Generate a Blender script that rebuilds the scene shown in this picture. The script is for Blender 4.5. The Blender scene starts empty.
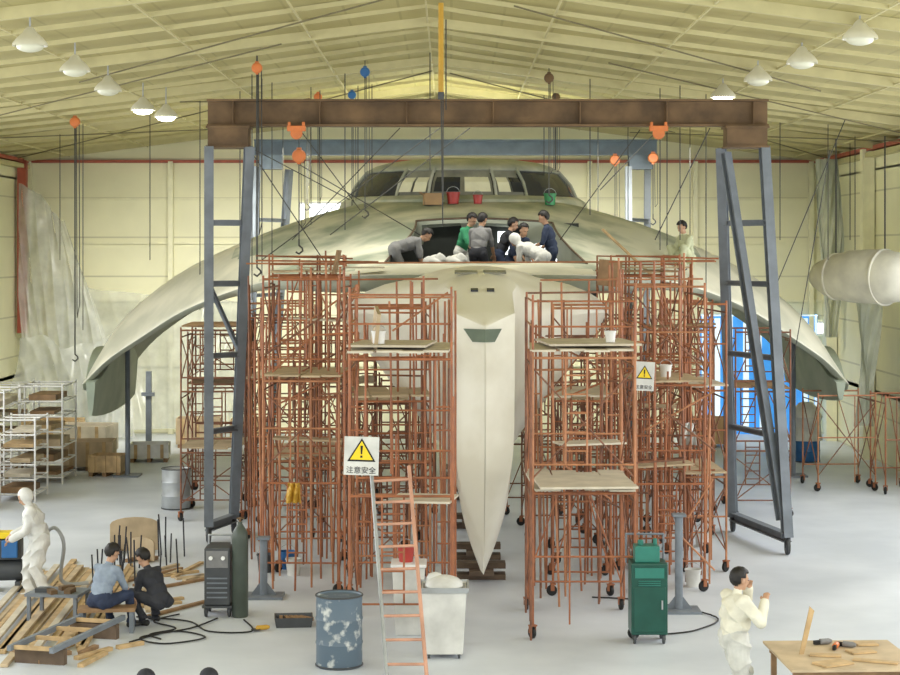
import bpy, bmesh, math, random
import numpy as np
from mathutils import Vector, Matrix, Euler
random.seed(7)
F=1800.0; H=5.4; PI=math.pi
def W(px,py,d): return Vector(((px-450)*d/F, d, H+(250-py)*d/F))
def GR(px,py):
    d=F*H/(py-250.0); return Vector(((px-450)*d/F,d,0))
sc=bpy.context.scene
try:
    sc.view_settings.view_transform='Standard'
except Exception: pass
# ---------------- materials
def mat(name,col,rough=0.6,metal=0.0,var=0.12,scale=4.0,col2=None,emis=0,alpha=1,bump=0.0,spec=0.4,ramp=(.35,.68)):
    m=bpy.data.materials.new(name); m.use_nodes=True
    nt=m.node_tree; b=nt.nodes['Principled BSDF']
    tc=nt.nodes.new('ShaderNodeTexCoord'); n=nt.nodes.new('ShaderNodeTexNoise')
    n.inputs['Scale'].default_value=scale; n.inputs['Detail'].default_value=5
    nt.links.new(tc.outputs['Object'],n.inputs['Vector'])
    r=nt.nodes.new('ShaderNodeValToRGB')
    c2=col2 if col2 else tuple(max(0,c*(1-var)) for c in col)
    c1=col if col2 else tuple(min(1,c*(1+var)) for c in col)
    r.color_ramp.elements[0].position=ramp[0]; r.color_ramp.elements[1].position=ramp[1]
    r.color_ramp.elements[0].color=(*c2,1); r.color_ramp.elements[1].color=(*c1,1)
    nt.links.new(n.outputs['Fac'],r.inputs['Fac']); nt.links.new(r.outputs['Color'],b.inputs['Base Color'])
    b.inputs['Roughness'].default_value=rough; b.inputs['Metallic'].default_value=metal
    b.inputs['Specular IOR Level'].default_value=spec
    if emis:
        b.inputs['Emission Color'].default_value=(*col,1); b.inputs['Emission Strength'].default_value=emis
    if alpha<1: b.inputs['Alpha'].default_value=alpha
    if bump:
        bp=nt.nodes.new('ShaderNodeBump'); bp.inputs['Strength'].default_value=bump
        nt.links.new(n.outputs['Fac'],bp.inputs['Height']); nt.links.new(bp.outputs['Normal'],b.inputs['Normal'])
    return m
def striped(name,col,line,axis,period,width=0.04,rough=0.6,var=0.06):
    m=mat(name,col,rough,var=var,scale=0.5)
    nt=m.node_tree; b=nt.nodes['Principled BSDF']
    ramp=[n for n in nt.nodes if n.bl_idname=='ShaderNodeValToRGB'][0]
    tc=[n for n in nt.nodes if n.bl_idname=='ShaderNodeTexCoord'][0]
    sx=nt.nodes.new('ShaderNodeSeparateXYZ'); nt.links.new(tc.outputs['Object'],sx.inputs[0])
    a=nt.nodes.new('ShaderNodeMath'); a.operation='DIVIDE'; a.inputs[1].default_value=period
    nt.links.new(sx.outputs[axis],a.inputs[0])
    f=nt.nodes.new('ShaderNodeMath'); f.operation='FRACT'; nt.links.new(a.outputs[0],f.inputs[0])
    l=nt.nodes.new('ShaderNodeMath'); l.operation='LESS_THAN'; l.inputs[1].default_value=width; nt.links.new(f.outputs[0],l.inputs[0])
    mx=nt.nodes.new('ShaderNodeMix'); mx.data_type='RGBA'
    nt.links.new(l.outputs[0],mx.inputs[0]); nt.links.new(ramp.outputs[0],mx.inputs[6]); mx.inputs[7].default_value=(*line,1)
    nt.links.new(mx.outputs[2],b.inputs['Base Color'])
    return m
M={}
M['floor']=mat('concrete_floor',(0.70,0.74,0.79),0.45,col2=(0.53,0.57,0.62),scale=0.45,bump=0.02)
M['wall']=striped('cream_wall_panel',(0.88,0.86,0.62),(0.64,0.62,0.44),'Z',1.15,0.04)
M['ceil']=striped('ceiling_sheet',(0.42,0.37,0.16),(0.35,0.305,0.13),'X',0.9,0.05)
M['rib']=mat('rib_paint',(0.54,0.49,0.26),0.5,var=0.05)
M['ribw']=mat('wall_girt_paint',(0.86,0.84,0.61),0.5,var=0.05)
M['ribd']=mat('rib_dark',(0.16,0.14,0.07),0.6)
M['red']=mat('red_rail',(0.42,0.10,0.06),0.5)
M['orange']=mat('orange_tube_paint',(0.42,0.15,0.06),0.5,col2=(.24,.09,.045),scale=4)
M['orange2']=mat('rusty_tube_paint',(0.28,0.115,0.06),0.6,col2=(.14,.065,.04),scale=6)
M['orange3']=mat('faded_orange_tube_paint',(0.50,0.22,0.11),0.6,col2=(.34,.15,.07),scale=5)
M['pink']=mat('pinkish_tan_paint',(0.52,0.28,0.19),0.5,var=0.15)
M['hoist']=mat('hoist_orange',(0.66,0.19,0.05),0.4)
M['rust']=mat('rusty_brown_steel',(0.15,0.09,0.042),0.6,var=0.35,scale=2)
M['steel']=mat('blue_grey_steel',(0.18,0.205,0.235),0.5,var=0.15,scale=3)
M['steel2']=mat('dark_blue_grey_steel',(0.09,0.125,0.165),0.5,var=0.15,scale=3)
M['dsteel']=mat('dark_steel',(0.07,0.075,0.08),0.5,metal=0.3)
M['galv']=mat('galvanised_steel',(0.40,0.42,0.43),0.4,metal=0.4)
M['cream']=mat('cream_hull_gelcoat',(0.78,0.755,0.61),0.4,col2=(0.58,0.575,0.46),scale=0.9,ramp=(.37,.62))
M['bow']=mat('bow_gelcoat',(0.88,0.86,0.74),0.35,col2=(0.74,0.71,0.58),scale=0.8,ramp=(.38,.6))
M['deck']=mat('sanded_deck_filler',(0.64,0.64,0.51),0.6,col2=(0.30,0.34,0.26),scale=0.8,ramp=(.40,.60))
M['roofm']=mat('cabin_roof_filler',(0.50,0.51,0.42),0.6,col2=(0.34,0.36,0.29),scale=1.4,ramp=(.42,.60))
M['under']=mat('pale_green_underside',(0.46,0.48,0.38),0.6,col2=(0.36,0.39,0.31),scale=1.2)
M['green']=mat('green_filler',(0.28,0.33,0.255),0.6,col2=(0.40,0.44,0.35),scale=1.2)
M['recess']=mat('recess_green',(0.13,0.17,0.12),0.6,var=.1)
M['glass']=mat('dark_tinted_glass',(0.03,0.035,0.045),0.15,spec=0.7)
M['hazy']=mat('hazy_window',(0.34,0.34,0.27),0.35,col2=(0.18,0.18,0.15),scale=2)
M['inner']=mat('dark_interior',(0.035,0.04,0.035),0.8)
M['ply']=mat('plywood',(0.50,0.39,0.25),0.6,var=0.15,scale=3)
M['ply2']=mat('pale_plywood',(0.58,0.52,0.41),0.6,var=0.12,scale=3)
M['wood']=mat('brown_wood',(0.28,0.17,0.085),0.6,var=0.2,scale=5)
M['dwood']=mat('dark_old_timber',(0.13,0.09,0.06),0.7,var=0.2,scale=5)
M['tim']=mat('timber',(0.50,0.35,0.18),0.6,var=0.2,scale=5)
M['white']=mat('white_paint',(0.78,0.78,0.76),0.5,var=0.05)
M['bwhite']=mat('white_lamp_enamel',(0.70,0.68,0.54),0.4,var=0.04)
M['lit']=mat('lit_lamp',(1.0,1.0,0.85),0.4,var=0.0,emis=12)
M['dull']=mat('unlit_lamp',(0.70,0.70,0.55),0.3,var=0.0)
M['sky']=mat('bright_daylight_window',(0.92,0.97,1.0),0.3,var=0.0,emis=2.2)
M['blue']=mat('blue_door_paint',(0.06,0.33,0.85),0.4,var=0.1,emis=.4)  # emission added so the painted door panels look brighter
M['bluel']=mat('pale_blue_glazing',(0.72,0.86,0.95),0.4,var=0.05,emis=.6)  # emission makes the door strips glow brighter too
M['drum']=mat('blue_grey_drum_paint',(0.10,0.14,0.18),0.45,col2=(0.50,0.52,0.50),scale=6,ramp=(.33,.44))
M['dgreen']=mat('dark_green_paint',(0.012,0.075,0.055),0.35)
M['cyl']=mat('grey_green_cylinder_paint',(0.06,0.075,0.06),0.4)
M['teal']=mat('teal_paint',(0.03,0.18,0.14),0.35)
M['bucketr']=mat('red_plastic',(0.42,0.05,0.04),0.4)
M['bucketg']=mat('green_plastic',(0.04,0.28,0.10),0.4)
M['yellow']=mat('sign_yellow',(0.85,0.62,0.02),0.5,var=0.04)
M['ochre']=mat('ochre_pole_paint',(0.55,0.32,0.04),0.5,var=0.1)
M['black']=mat('black_rubber',(0.012,0.012,0.012),0.6)
M['chain']=mat('chain_steel',(0.05,0.05,0.045),0.5,metal=0.4)
M['skin']=mat('skin',(0.46,0.27,0.17),0.55,var=0.05)
M['lip']=mat('lips',(0.32,0.12,0.09),0.5,var=0.05)
M['hair']=mat('black_hair',(0.012,0.010,0.009),0.55)
M['suit']=mat('white_coverall',(0.72,0.72,0.68),0.7,col2=(.58,.58,.55),scale=7,bump=0.35)
M['shirtblue']=mat('grey_blue_shirt',(0.24,0.29,0.36),0.8,var=0.12,scale=9)
M['grey']=mat('grey_shirt',(0.20,0.20,0.20),0.8,var=0.1,scale=9)
M['navy']=mat('navy_cloth',(0.025,0.037,0.075),0.8,var=0.2,scale=9)
M['dark']=mat('dark_cloth',(0.03,0.032,0.04),0.8,var=0.2,scale=9)
M['greenshirt']=mat('green_shirt',(0.04,0.25,0.12),0.8,var=0.1,scale=9)
M['khaki']=mat('pale_olive_shirt',(0.50,0.52,0.34),0.8,var=0.1,scale=9)
M['whtshirt']=mat('white_shirt',(0.72,0.70,0.58),0.8,col2=(.60,.58,.48),scale=7,bump=.3)
M['trous']=mat('pale_grey_trousers',(0.60,0.60,0.55),0.8,col2=(.46,.46,.42),scale=7,bump=.3)
M['shoe']=mat('shoe_black',(0.02,0.02,0.02),0.6)
M['plastic']=mat('translucent_plastic_film',(0.80,0.83,0.79),0.25,col2=(0.55,0.58,0.55),scale=1.8,alpha=0.45,spec=0.8,emis=0.04)  # faint emission lightens the film, which gives off no light itself
M['tarp']=mat('white_tarp',(0.72,0.72,0.68),0.5,col2=(0.52,0.52,0.49),scale=3)
M['drape']=mat('grey_green_drape',(0.66,0.68,0.55),0.7,col2=(0.46,0.49,0.40),scale=1.2)
M['card']=mat('cardboard',(0.38,0.24,0.12),0.7)
M['tankc']=mat('beige_float_skin',(0.66,0.64,0.52),0.6,col2=(0.50,0.48,0.40),scale=2.0,bump=.25)
M['blueb']=mat('blue_barrel',(0.03,0.14,0.36),0.4)
# ---------------- mesh builder
class MB:
    def __init__(s): s.bm=bmesh.new(); s.mi=0
    def _fin(s,verts):
        fs=set()
        for v in verts:
            for f in v.link_faces: fs.add(f)
        for f in fs: f.material_index=s.mi
    def box(s,c,size,rot=None):
        m=Matrix.Translation(Vector(c))
        if rot is not None: m=m@Euler(rot).to_matrix().to_4x4()
        m=m@Matrix.Diagonal((*size,1))
        r=bmesh.ops.create_cube(s.bm,size=1,matrix=m); s._fin(r['verts']); return s
    def tube(s,a,b,r=0.02,seg=8,r2=None):
        a=Vector(a); b=Vector(b); v=b-a; L=v.length
        if L<1e-6: return s
        q=v.to_track_quat('Z','Y').to_matrix().to_4x4()
        m=Matrix.Translation((a+b)/2)@q
        rr=bmesh.ops.create_cone(s.bm,cap_ends=True,segments=seg,radius1=r,radius2=(r if r2 is None else r2),depth=L,matrix=m)
        s._fin(rr['verts']); return s
    def path(s,pts,r,seg=8):
        for i in range(len(pts)-1):
            s.tube(pts[i],pts[i+1],r,seg)
            if 0<i: s.sph(pts[i],r,seg,4)
        return s
    def sph(s,c,r,seg=16,rings=10,rot=None):
        if not hasattr(r,'__len__'): r=(r,r,r)
        m=Matrix.Translation(Vector(c))
        if rot is not None: m=m@(rot.to_4x4() if isinstance(rot,Matrix) else Euler(rot).to_matrix().to_4x4())
        m=m@Matrix.Diagonal((*r,1))
        rr=bmesh.ops.create_uvsphere(s.bm,u_segments=seg,v_segments=rings,radius=1,matrix=m); s._fin(rr['verts']); return s
    def lathe(s,prof,seg=24,m=None):
        m=m or Matrix.Identity(4)
        rings=[]
        for (r,z) in prof:
            ring=[s.bm.verts.new(m@Vector((max(r,1e-4)*math.cos(2*PI*i/seg),max(r,1e-4)*math.sin(2*PI*i/seg),z))) for i in range(seg)]
            rings.append(ring)
        for a,b in zip(rings,rings[1:]):
            for i in range(seg):
                f=s.bm.faces.new((a[i],a[(i+1)%seg],b[(i+1)%seg],b[i])); f.material_index=s.mi
        for ring in (rings[0],rings[-1]):
            try:
                f=s.bm.faces.new(ring); f.material_index=s.mi
            except Exception: pass
        return s
    def prism(s,pts,vec):
        vec=Vector(vec); a=[s.bm.verts.new(Vector(p)) for p in pts]; b=[s.bm.verts.new(Vector(p)+vec) for p in pts]
        fs=[s.bm.faces.new(a),s.bm.faces.new(list(reversed(b)))]
        n=len(pts)
        for i in range(n): fs.append(s.bm.faces.new((a[i],b[i],b[(i+1)%n],a[(i+1)%n])))
        for f in fs: f.material_index=s.mi
        return s
    def grid(s,rows,closed=False):
        V=[[s.bm.verts.new(Vector(p)) for p in r] for r in rows]
        for i in range(len(V)-1):
            n=len(V[i])
            for j in range(n if closed else n-1):
                f=s.bm.faces.new((V[i][j],V[i][(j+1)%n],V[i+1][(j+1)%n],V[i+1][j])); f.material_index=s.mi
        return V
    def obj(s,name,mats,parent=None,label=None,smooth=False,bevel=0,loc=(0,0,0),rz=0,cat=None,group=None,kind=None,angle=35,solid=0):
        bmesh.ops.recalc_face_normals(s.bm,faces=s.bm.faces)
        me=bpy.data.meshes.new(name); s.bm.to_mesh(me); s.bm.free()
        if not isinstance(mats,(list,tuple)): mats=[mats]
        for m in mats: me.materials.append(M[m] if isinstance(m,str) else m)
        if smooth:
            try: me.set_sharp_from_angle(angle=math.radians(angle))
            except Exception: pass
            me.polygons.foreach_set('use_smooth',[True]*len(me.polygons))
        o=bpy.data.objects.new(name,me); sc.collection.objects.link(o)
        o.location=loc; o.rotation_euler=(0,0,rz)
        if parent: o.parent=parent
        if label: o['label']=label
        if cat: o['category']=cat
        if group: o['group']=group
        if kind: o['kind']=kind
        if solid:
            md=o.modifiers.new('solid','SOLIDIFY'); md.thickness=solid
        if bevel:
            md=o.modifiers.new('bevel','BEVEL'); md.width=bevel; md.segments=2; md.limit_method='ANGLE'
        return o
def thing(name,label,cat,loc,rz=0,group=None):
    e=bpy.data.objects.new(name,None); sc.collection.objects.link(e)
    e.empty_display_size=0.2; e.location=loc; e.rotation_euler=(0,0,rz)
    e['label']=label; e['category']=cat
    if group: e['group']=group
    return e
def interp(xs,ys,x):
    if x<=xs[0]: return ys[0]
    if x>=xs[-1]: return ys[-1]
    for i in range(len(xs)-1):
        if x<=xs[i+1]:
            t=(x-xs[i])/(xs[i+1]-xs[i])
            def sl(k):
                if k==0: return (ys[1]-ys[0])/(xs[1]-xs[0])
                if k==len(xs)-1: return (ys[-1]-ys[-2])/(xs[-1]-xs[-2])
                return (ys[k+1]-ys[k-1])/(xs[k+1]-xs[k-1])
            h=xs[i+1]-xs[i]; m0=sl(i)*h; m1=sl(i+1)*h
            return (2*t**3-3*t*t+1)*ys[i]+(t**3-2*t*t+t)*m0+(-2*t**3+3*t*t)*ys[i+1]+(t**3-t*t)*m1
def sst(x):
    x=max(0,min(1,x)); return x*x*(3-2*x)
def bx(d): return 0.54-0.015*(d-27.7)
WH=8.6
US=[0,.15,.28,.45,.6,.75,.88,.95,1.0]
ZR=[6.62,6.58,6.46,6.06,5.56,4.97,4.2,3.57,2.85]
ULE=[0,.2,.28,.36,.5,.7,.85,.93,1.0]
DLE=[32.6,32.8,33.3,34.6,36.6,38.6,39.6,40.0,40.4]
ZLE=[4.98,4.96,4.93,4.88,4.74,4.15,3.4,2.95,2.4]
def top(u,v):
    a=abs(u); le=interp(ULE,DLE,a); te=47.0-1.2*a; d=le+(te-le)*v
    zl=interp(ULE,ZLE,a); zr=interp(US,ZR,a)
    vm=(41.5-le)/(te-le) if a<.6 else .45
    if v<vm:
        t=v/vm; k=sst((a-.3)/.3)
        f=(.5*t+.5*sst(t))*(1-k)+math.sin(t*PI/2)*k
        z=zl+(zr-zl)*f
    else: z=zr-0.5*((v-vm)/(1-vm))**2
    return Vector((bx(d)+u*WH,d,z))
def deckz(x,d):
    u=(x-bx(d))/WH; le=interp(ULE,DLE,abs(u)); te=47-1.2*abs(u)
    return top(u,max(0,min(1,(d-le)/(te-le)))).z
zf=4.45
# ================= PEOPLE (built first)
def ik(a,c,l1,l2,pole):
    v=c-a; D=v.length
    if D>(l1+l2)*.995: v=v*((l1+l2)*.995/D); c=a+v; D=v.length
    x=(l1*l1-l2*l2+D*D)/(2*D); h=math.sqrt(max(0,l1*l1-x*x)); n=v/D
    p=Vector(pole); p=p-n*p.dot(n)
    if p.length<1e-4: p=Vector((1,0,0))
    p.normalize(); return a+n*x+p*h, c
def person(label,loc,rz,pel=(0,0,.93),lean=5,side=0,head=(0,0),hands=None,feet=None,kp=None,ep=None,top_='grey',bot='dark',arm='skin',hood=False,shoe='shoe',hair='hair',glove=None,bag=1.0):
    hands=hands or [(-.24,.05,.80),(.24,.05,.80)]; feet=feet or [(-.11,0,.08),(.11,0,.08)]
    kp=kp or [(-.1,1,0),(.1,1,0)]; ep=ep or [(-.5,-1,-.1),(.5,-1,-.1)]
    kp=[Vector(k) for k in kp]; ep=[Vector(k) for k in ep]
    P=Vector(pel); R=Euler((-math.radians(lean),math.radians(side),0)).to_matrix()
    up=R@Vector((0,0,1)); rt_=R@Vector((1,0,0))
    chest=P+up*.31; neck=P+up*.50
    Rh=Euler((-math.radians(head[0]),0,math.radians(head[1]))).to_matrix()
    nk=(up*.5+Vector((0,0,.5))+Rh@Vector((0,.25,0))); nk.normalize()
    hc=neck+nk*.175
    mb=MB(); bones=[]
    def cap(a,b,ra,rb,m):
        mb.tube(a,b,ra,14,rb); mb.sph(a,ra,14,8); mb.sph(b,rb,14,8); bones.append((a,b,(ra+rb)/2,m))
    bb=1+(bag-1)*.8
    mb.sph(P+up*.02,(.165*bb,.115*bb,.14),18,12,R); bones.append((P-rt_*.06,P+rt_*.06,.12*bb,bot))
    mb.sph(P+up*.16,(.15*bb*1.03,.105*bb*1.08,.17),18,12,R); mb.sph(chest+up*.02,(.175*bb,.118*bb,.19),18,12,R)
    bones.append((P+up*.13,chest+up*.1,.13*bb,top_))
    S=[neck-up*.055-rt_*.17,neck-up*.055+rt_*.17]
    mb.tube(S[0],S[1],.062*bb,14); bones.append((S[0],S[1],.065*bb,top_))
    mb.tube(neck-up*.07,neck+nk*.02,.085*(1.2 if hood else 1),14,.055*(1.4 if hood else 1))
    cap(neck-up*.02,hc-nk*.06,.055*(1.3 if hood else 1),.05*(1.4 if hood else 1),'suit' if hood else 'skin')
    for i,sg in ((0,-1),(1,1)):
        hip=P+rt_*.09*sg-up*.03; f=Vector(feet[i]); kn,an=ik(hip,f,.44,.43,kp[i])
        cap(hip,kn,.092*bag,.064*bag,bot); cap(kn,an+(kn-an)*.12,.062*bag,.048*bag,bot)
        if bag>1.2: mb.tube(kn,an+(kn-an)*.12,.066*bag,14,.068*bag)
        mb.tube(an+(kn-an)*.14,an+(kn-an)*.02,.056*bag,12,.06*bag); bones.append((an+(kn-an)*.2,an,.055*bag,bot))
        fd=Vector((sg*.15,1,0)) if feet[i][2]<.12 else Vector((0,1,-.3)); fd.normalize()
        heel=an-fd*.05-Vector((0,0,.035)); toe=an+fd*.15-Vector((0,0,.042))
        cap(heel,toe,.043,.036,shoe); mb.sph(toe-fd*.03,(.05,.06,.035),12,8)
        hd=Vector(hands[i]); el,wr=ik(S[i],hd,.29,.25,ep[i])
        ab=bag if arm!='skin' else 1
        cap(S[i],el,.06*bag,.048*bag,top_)
        cap(el,wr,(.044 if arm!='skin' else .040)*ab,(.030 if arm=='skin' else .038)*ab,arm)
        h=(wr-el).normalized(); hm=glove or 'skin'
        sidev=h.cross(Vector((0,0,1)))
        if sidev.length<.2: sidev=Vector((0,1,0))
        sidev.normalize(); nrm=sidev.cross(h).normalized()
        if nrm.z>0: nrm=-nrm
        pc=wr+h*.05
        Rm=Matrix((sidev,h,nrm)).transposed()
        mb.sph(pc,(.042,.055,.019),12,8,Rm); bones.append((wr+h*.03,wr+h*.1,.045,hm))
        for k,(off,ln) in enumerate(((-.031,.066),(-.011,.078),(.010,.074),(.030,.058))):
            b0=wr+h*.088+sidev*off; b1=b0+h*ln*.5+nrm*.012; b2=b1+h*ln*.35+nrm*.03
            cap(b0-h*.03,b1,.0105,.0095,hm); cap(b1,b2,.0095,.008,hm)
        tb=wr+h*.03-sidev*sg*.032; t1=tb+h*.035-sidev*sg*.03+nrm*.01; t2=t1+h*.03+nrm*.016
        cap(tb,t1,.0135,.011,hm); cap(t1,t2,.011,.009,hm)
    hx=Rh@Vector((1,0,0)); hy=Rh@Vector((0,1,0)); hz=Rh@Vector((0,0,1))
    k=1.3 if hood else 1
    mb.sph(hc+hz*.025-(hy*.022 if hood else hy*0),(.076*k,.096*k*.95,.098*k),20,14,Rh); mb.sph(hc-hz*.045+hy*.022,(.058*k,.070,.075),18,12,Rh)
    mb.sph(hc-hz*.098+hy*.062,(.026,.022,.018),10,8,Rh)
    mb.tube(hc+hz*.015+hy*.088,hc-hz*.028+hy*.108,.010,10,.015); mb.sph(hc-hz*.03+hy*.104,(.019,.014,.012),10,8,Rh)
    mb.sph(hc+hz*.03+hy*.082,(.055,.018,.012),12,8,Rh)
    mb.sph(hc-hz*.062+hy*.086,(.026,.012,.011),10,8,Rh)
    if not hood:
        for sg in (-1,1): mb.sph(hc+hx*.078*sg-hy*.005-hz*.005,(.011,.022,.032),10,8,Rh)
    bones.append((hc+hz*.03,hc-hz*.05,.085*k,'HEAD'))
    me=bpy.data.meshes.new('tmp'); mb.bm.to_mesh(me); mb.bm.free()
    to=bpy.data.objects.new('tmp',me); sc.collection.objects.link(to)
    md=to.modifiers.new('r','REMESH'); md.mode='VOXEL'; md.voxel_size=.009; md.use_smooth_shade=True
    ms=to.modifiers.new('s','SMOOTH'); ms.iterations=2; ms.factor=.4
    dg=bpy.context.evaluated_depsgraph_get(); nm=bpy.data.meshes.new_from_object(to.evaluated_get(dg)); bpy.data.objects.remove(to)
    nm.materials.clear()
    n=len(nm.polygons); C=np.empty(n*3,dtype=np.float32); nm.polygons.foreach_get('center',C); C=C.reshape(-1,3)
    best=np.full(n,9.0); which=np.zeros(n,dtype=int)
    for bi,(a,b,r,m) in enumerate(bones):
        a_=np.array(a);b_=np.array(b); ab_=b_-a_; L=float(ab_@ab_)
        t=np.clip(((C-a_)@ab_)/max(L,1e-9),0,1)[:,None]
        dd=np.linalg.norm(C-(a_+ab_*t),axis=1)-r
        k_=dd<best; best[k_]=dd[k_]; which[k_]=bi
    names=[]
    def idx(nn):
        if nn not in names: names.append(nn); nm.materials.append(M[nn])
        return names.index(nn)
    mi=np.zeros(n,dtype=np.int32)
    for bi,(a,b,r,m) in enumerate(bones):
        sel=which==bi
        if not sel.any(): continue
        if m!='HEAD': mi[sel]=idx(m); continue
        q=C-np.array(hc); qx=q@np.array(hx);qy=q@np.array(hy);qz=q@np.array(hz)
        if hood:
            mi[sel]=idx('suit')
            mi[sel&(qy>.045)&(abs(qx)<.062)&(qz>-.09)&(qz<.08)]=idx('skin')
        else:
            mi[sel]=idx('skin')
            mi[sel&(abs(qx)<.024)&(qy>.08)&(abs(qz+.062)<.007)]=idx('lip')
    nm.polygons.foreach_set('material_index',mi); nm.polygons.foreach_set('use_smooth',[True]*n)
    if bag>1.05:
        nv=len(nm.vertices); co_=np.empty(nv*3,dtype=np.float32); nm.vertices.foreach_get('co',co_); co_=co_.reshape(-1,3)
        no=np.empty(nv*3,dtype=np.float32); nm.vertices.foreach_get('normal',no); no=no.reshape(-1,3)
        w=np.clip((np.linalg.norm(co_-np.array(hc),axis=1)-.17)/.1,0,1)
        for hh in hands: w*=np.clip((np.linalg.norm(co_-np.array(hh),axis=1)-.18)/.08,0,1)
        a_=.013*(bag-.9)/.4
        ph=co_[:,2]*24+co_[:,0]*21+np.sin(co_[:,1]*15+co_[:,2]*6)*1.8
        dsp=w*a_*((1-np.abs(np.sin(ph*.5))**.6)*1.6-.6+.4*np.sin(co_[:,0]*30-co_[:,2]*12))
        nm.vertices.foreach_set('co',(co_+no*dsp[:,None]).astype(np.float32).ravel())
    nm.update(); nm.name='person'
    o=bpy.data.objects.new('person',nm); sc.collection.objects.link(o)
    o.location=loc; o.rotation_euler=(0,0,rz); o['label']=label; o['category']='person'
    for sg in (-1,1):
        MB().sph(hc+hx*.03*sg+hy*.088+hz*.012,(.012,.006,.006),10,6,Rh).obj('eye','black',o,smooth=True)
    if not hood:
        hb=MB(); hb.sph(hc+hz*.038-hy*.012,(.085,.100,.100),24,18,Rh)
        dl=[]
        for v in hb.bm.verts:
            q=v.co-hc; qy,qz=q.dot(hy),q.dot(hz)
            if (qy>.03 and qz<.075) or (qy>-.03 and qz<.03) or qz<-.05: dl.append(v)
            else: v.co+= (v.co-hc).normalized()*random.uniform(-.004,.006)
        bmesh.ops.delete(hb.bm,geom=dl,context='VERTS')
        hb.obj('hair',hair,o,smooth=True,solid=-.02)
    return o
p=GR(40,598); person('worker in hooded white coverall standing bent over a machine',(p.x,p.y,0),PI/2+.25,lean=18,head=(30,0),hands=[(-.12,.42,.95),(.16,.40,.98)],feet=[(-.16,-.10,.08),(.15,.14,.08)],top_='suit',bot='suit',arm='suit',hood=True,shoe='suit',bag=1.55)
person('man in grey-blue shirt sitting on a low bench, back turned',(-4.95,25.4,0),-.55,pel=(0,0,.46),lean=22,head=(25,-10),hands=[(-.16,.48,.45),(.18,.5,.42)],feet=[(-.2,.45,.08),(.16,.5,.08)],kp=[(-.2,.4,1),(.2,.4,1)],top_='shirtblue',bot='navy',bag=1.15)
person('man in dark shirt crouching and reaching towards the floor',(-4.15,25.9,0),1.0,pel=(0,0,.36),lean=32,head=(35,0),hands=[(-.12,.5,.3),(.14,.5,.28)],feet=[(-.16,.2,.08),(.16,.25,.08)],kp=[(-.3,1,.6),(.3,1,.6)],top_='dark',bot='dark',bag=1.15)
person('man in loose white clothes walking, hand raised to his face',(3.27,20.7,0),-PI/2+.35,lean=3,head=(8,0),hands=[(-.10,.24,1.48),(.20,.28,1.36)],feet=[(-.1,.16,.08),(.1,-.18,.09)],ep=[(-.6,.3,-1),(.6,.3,-1)],top_='whtshirt',bot='trous',arm='whtshirt',shoe='shoe',bag=1.5)
person('man in grey shirt bending over the edge of the opening',(-.95,35.0,zf),-PI/2+.2,lean=72,head=(50,0),pel=(0,-.12,.98),hands=[(-.14,.50,.55),(.18,.45,.5)],feet=[(-.13,-.1,.08),(.13,.08,.08)],top_='grey',bot='grey',bag=1.2)
person('man in green shirt leaning forward beside a colleague',(.22,36.3,zf),-PI/2-.6,lean=22,head=(30,0),hands=[(-.1,.5,.85),(.16,.5,.8)],top_='greenshirt',bot='suit',bag=1.1)
person('man in grey t-shirt standing in the opening, back turned',(.55,35.2,zf),-.35,lean=18,head=(20,-20),pel=(0,0,.9),hands=[(-.18,.42,.9),(.18,.42,.85)],feet=[(-.14,0,.08),(.14,.1,.08)],top_='grey',bot='dark',bag=1.12)
person('man in dark blue shirt crouching in the opening',(1.25,35.7,zf),-PI+.6,lean=32,head=(20,0),pel=(0,0,.76),hands=[(-.15,.5,.7),(.2,.45,.65)],feet=[(-.14,.05,.08),(.14,.1,.08)],top_='navy',bot='navy',bag=1.12)
person('second man in dark shirt crouching close to his colleague',(1.0,36.8,zf),-PI/2,lean=25,head=(20,0),pel=(0,0,.86),hands=[(-.15,.5,.8),(.2,.45,.75)],top_='dark',bot='navy',bag=1.12)
person('man in navy shirt standing with head bowed to the side',(2.02,35.6,zf),PI/2-.2,lean=12,head=(25,0),hands=[(-.15,.38,1.0),(.2,.3,.95)],top_='navy',bot='navy',bag=1.15)
person('worker in white coverall bending deep inside the opening',(1.8,34.9,zf),PI/2-.5,lean=68,head=(50,0),pel=(0,0,.84),hands=[(-.12,.5,.4),(.18,.45,.4)],top_='suit',bot='suit',arm='suit',shoe='suit',hood=True,bag=1.2)
x_,d_2=5.05,38.0
person('man in pale olive shirt crouching on the wing',(x_,d_2,deckz(x_,d_2)-.02),PI/2+.5,pel=(0,0,.26),lean=14,head=(25,0),hands=[(-.18,.4,.15),(.18,.42,.17)],feet=[(-.16,.26,.08),(.16,.3,.06)],kp=[(-.3,.6,1),(.3,.6,1)],top_='khaki',bot='khaki',bag=1.15)
def textmesh(body,size,ext=.002):
    cu=bpy.data.curves.new('txt','FONT'); cu.body=body; cu.size=size; cu.extrude=ext; cu.align_x='CENTER'; cu.align_y='CENTER'
    o=bpy.data.objects.new('txt',cu); sc.collection.objects.link(o)
    dg=bpy.context.evaluated_depsgraph_get(); me=bpy.data.meshes.new_from_object(o.evaluated_get(dg)); bpy.data.objects.remove(o); return me
TXT=textmesh('注意安全',.10); TXT.materials.append(M['black'])
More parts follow.
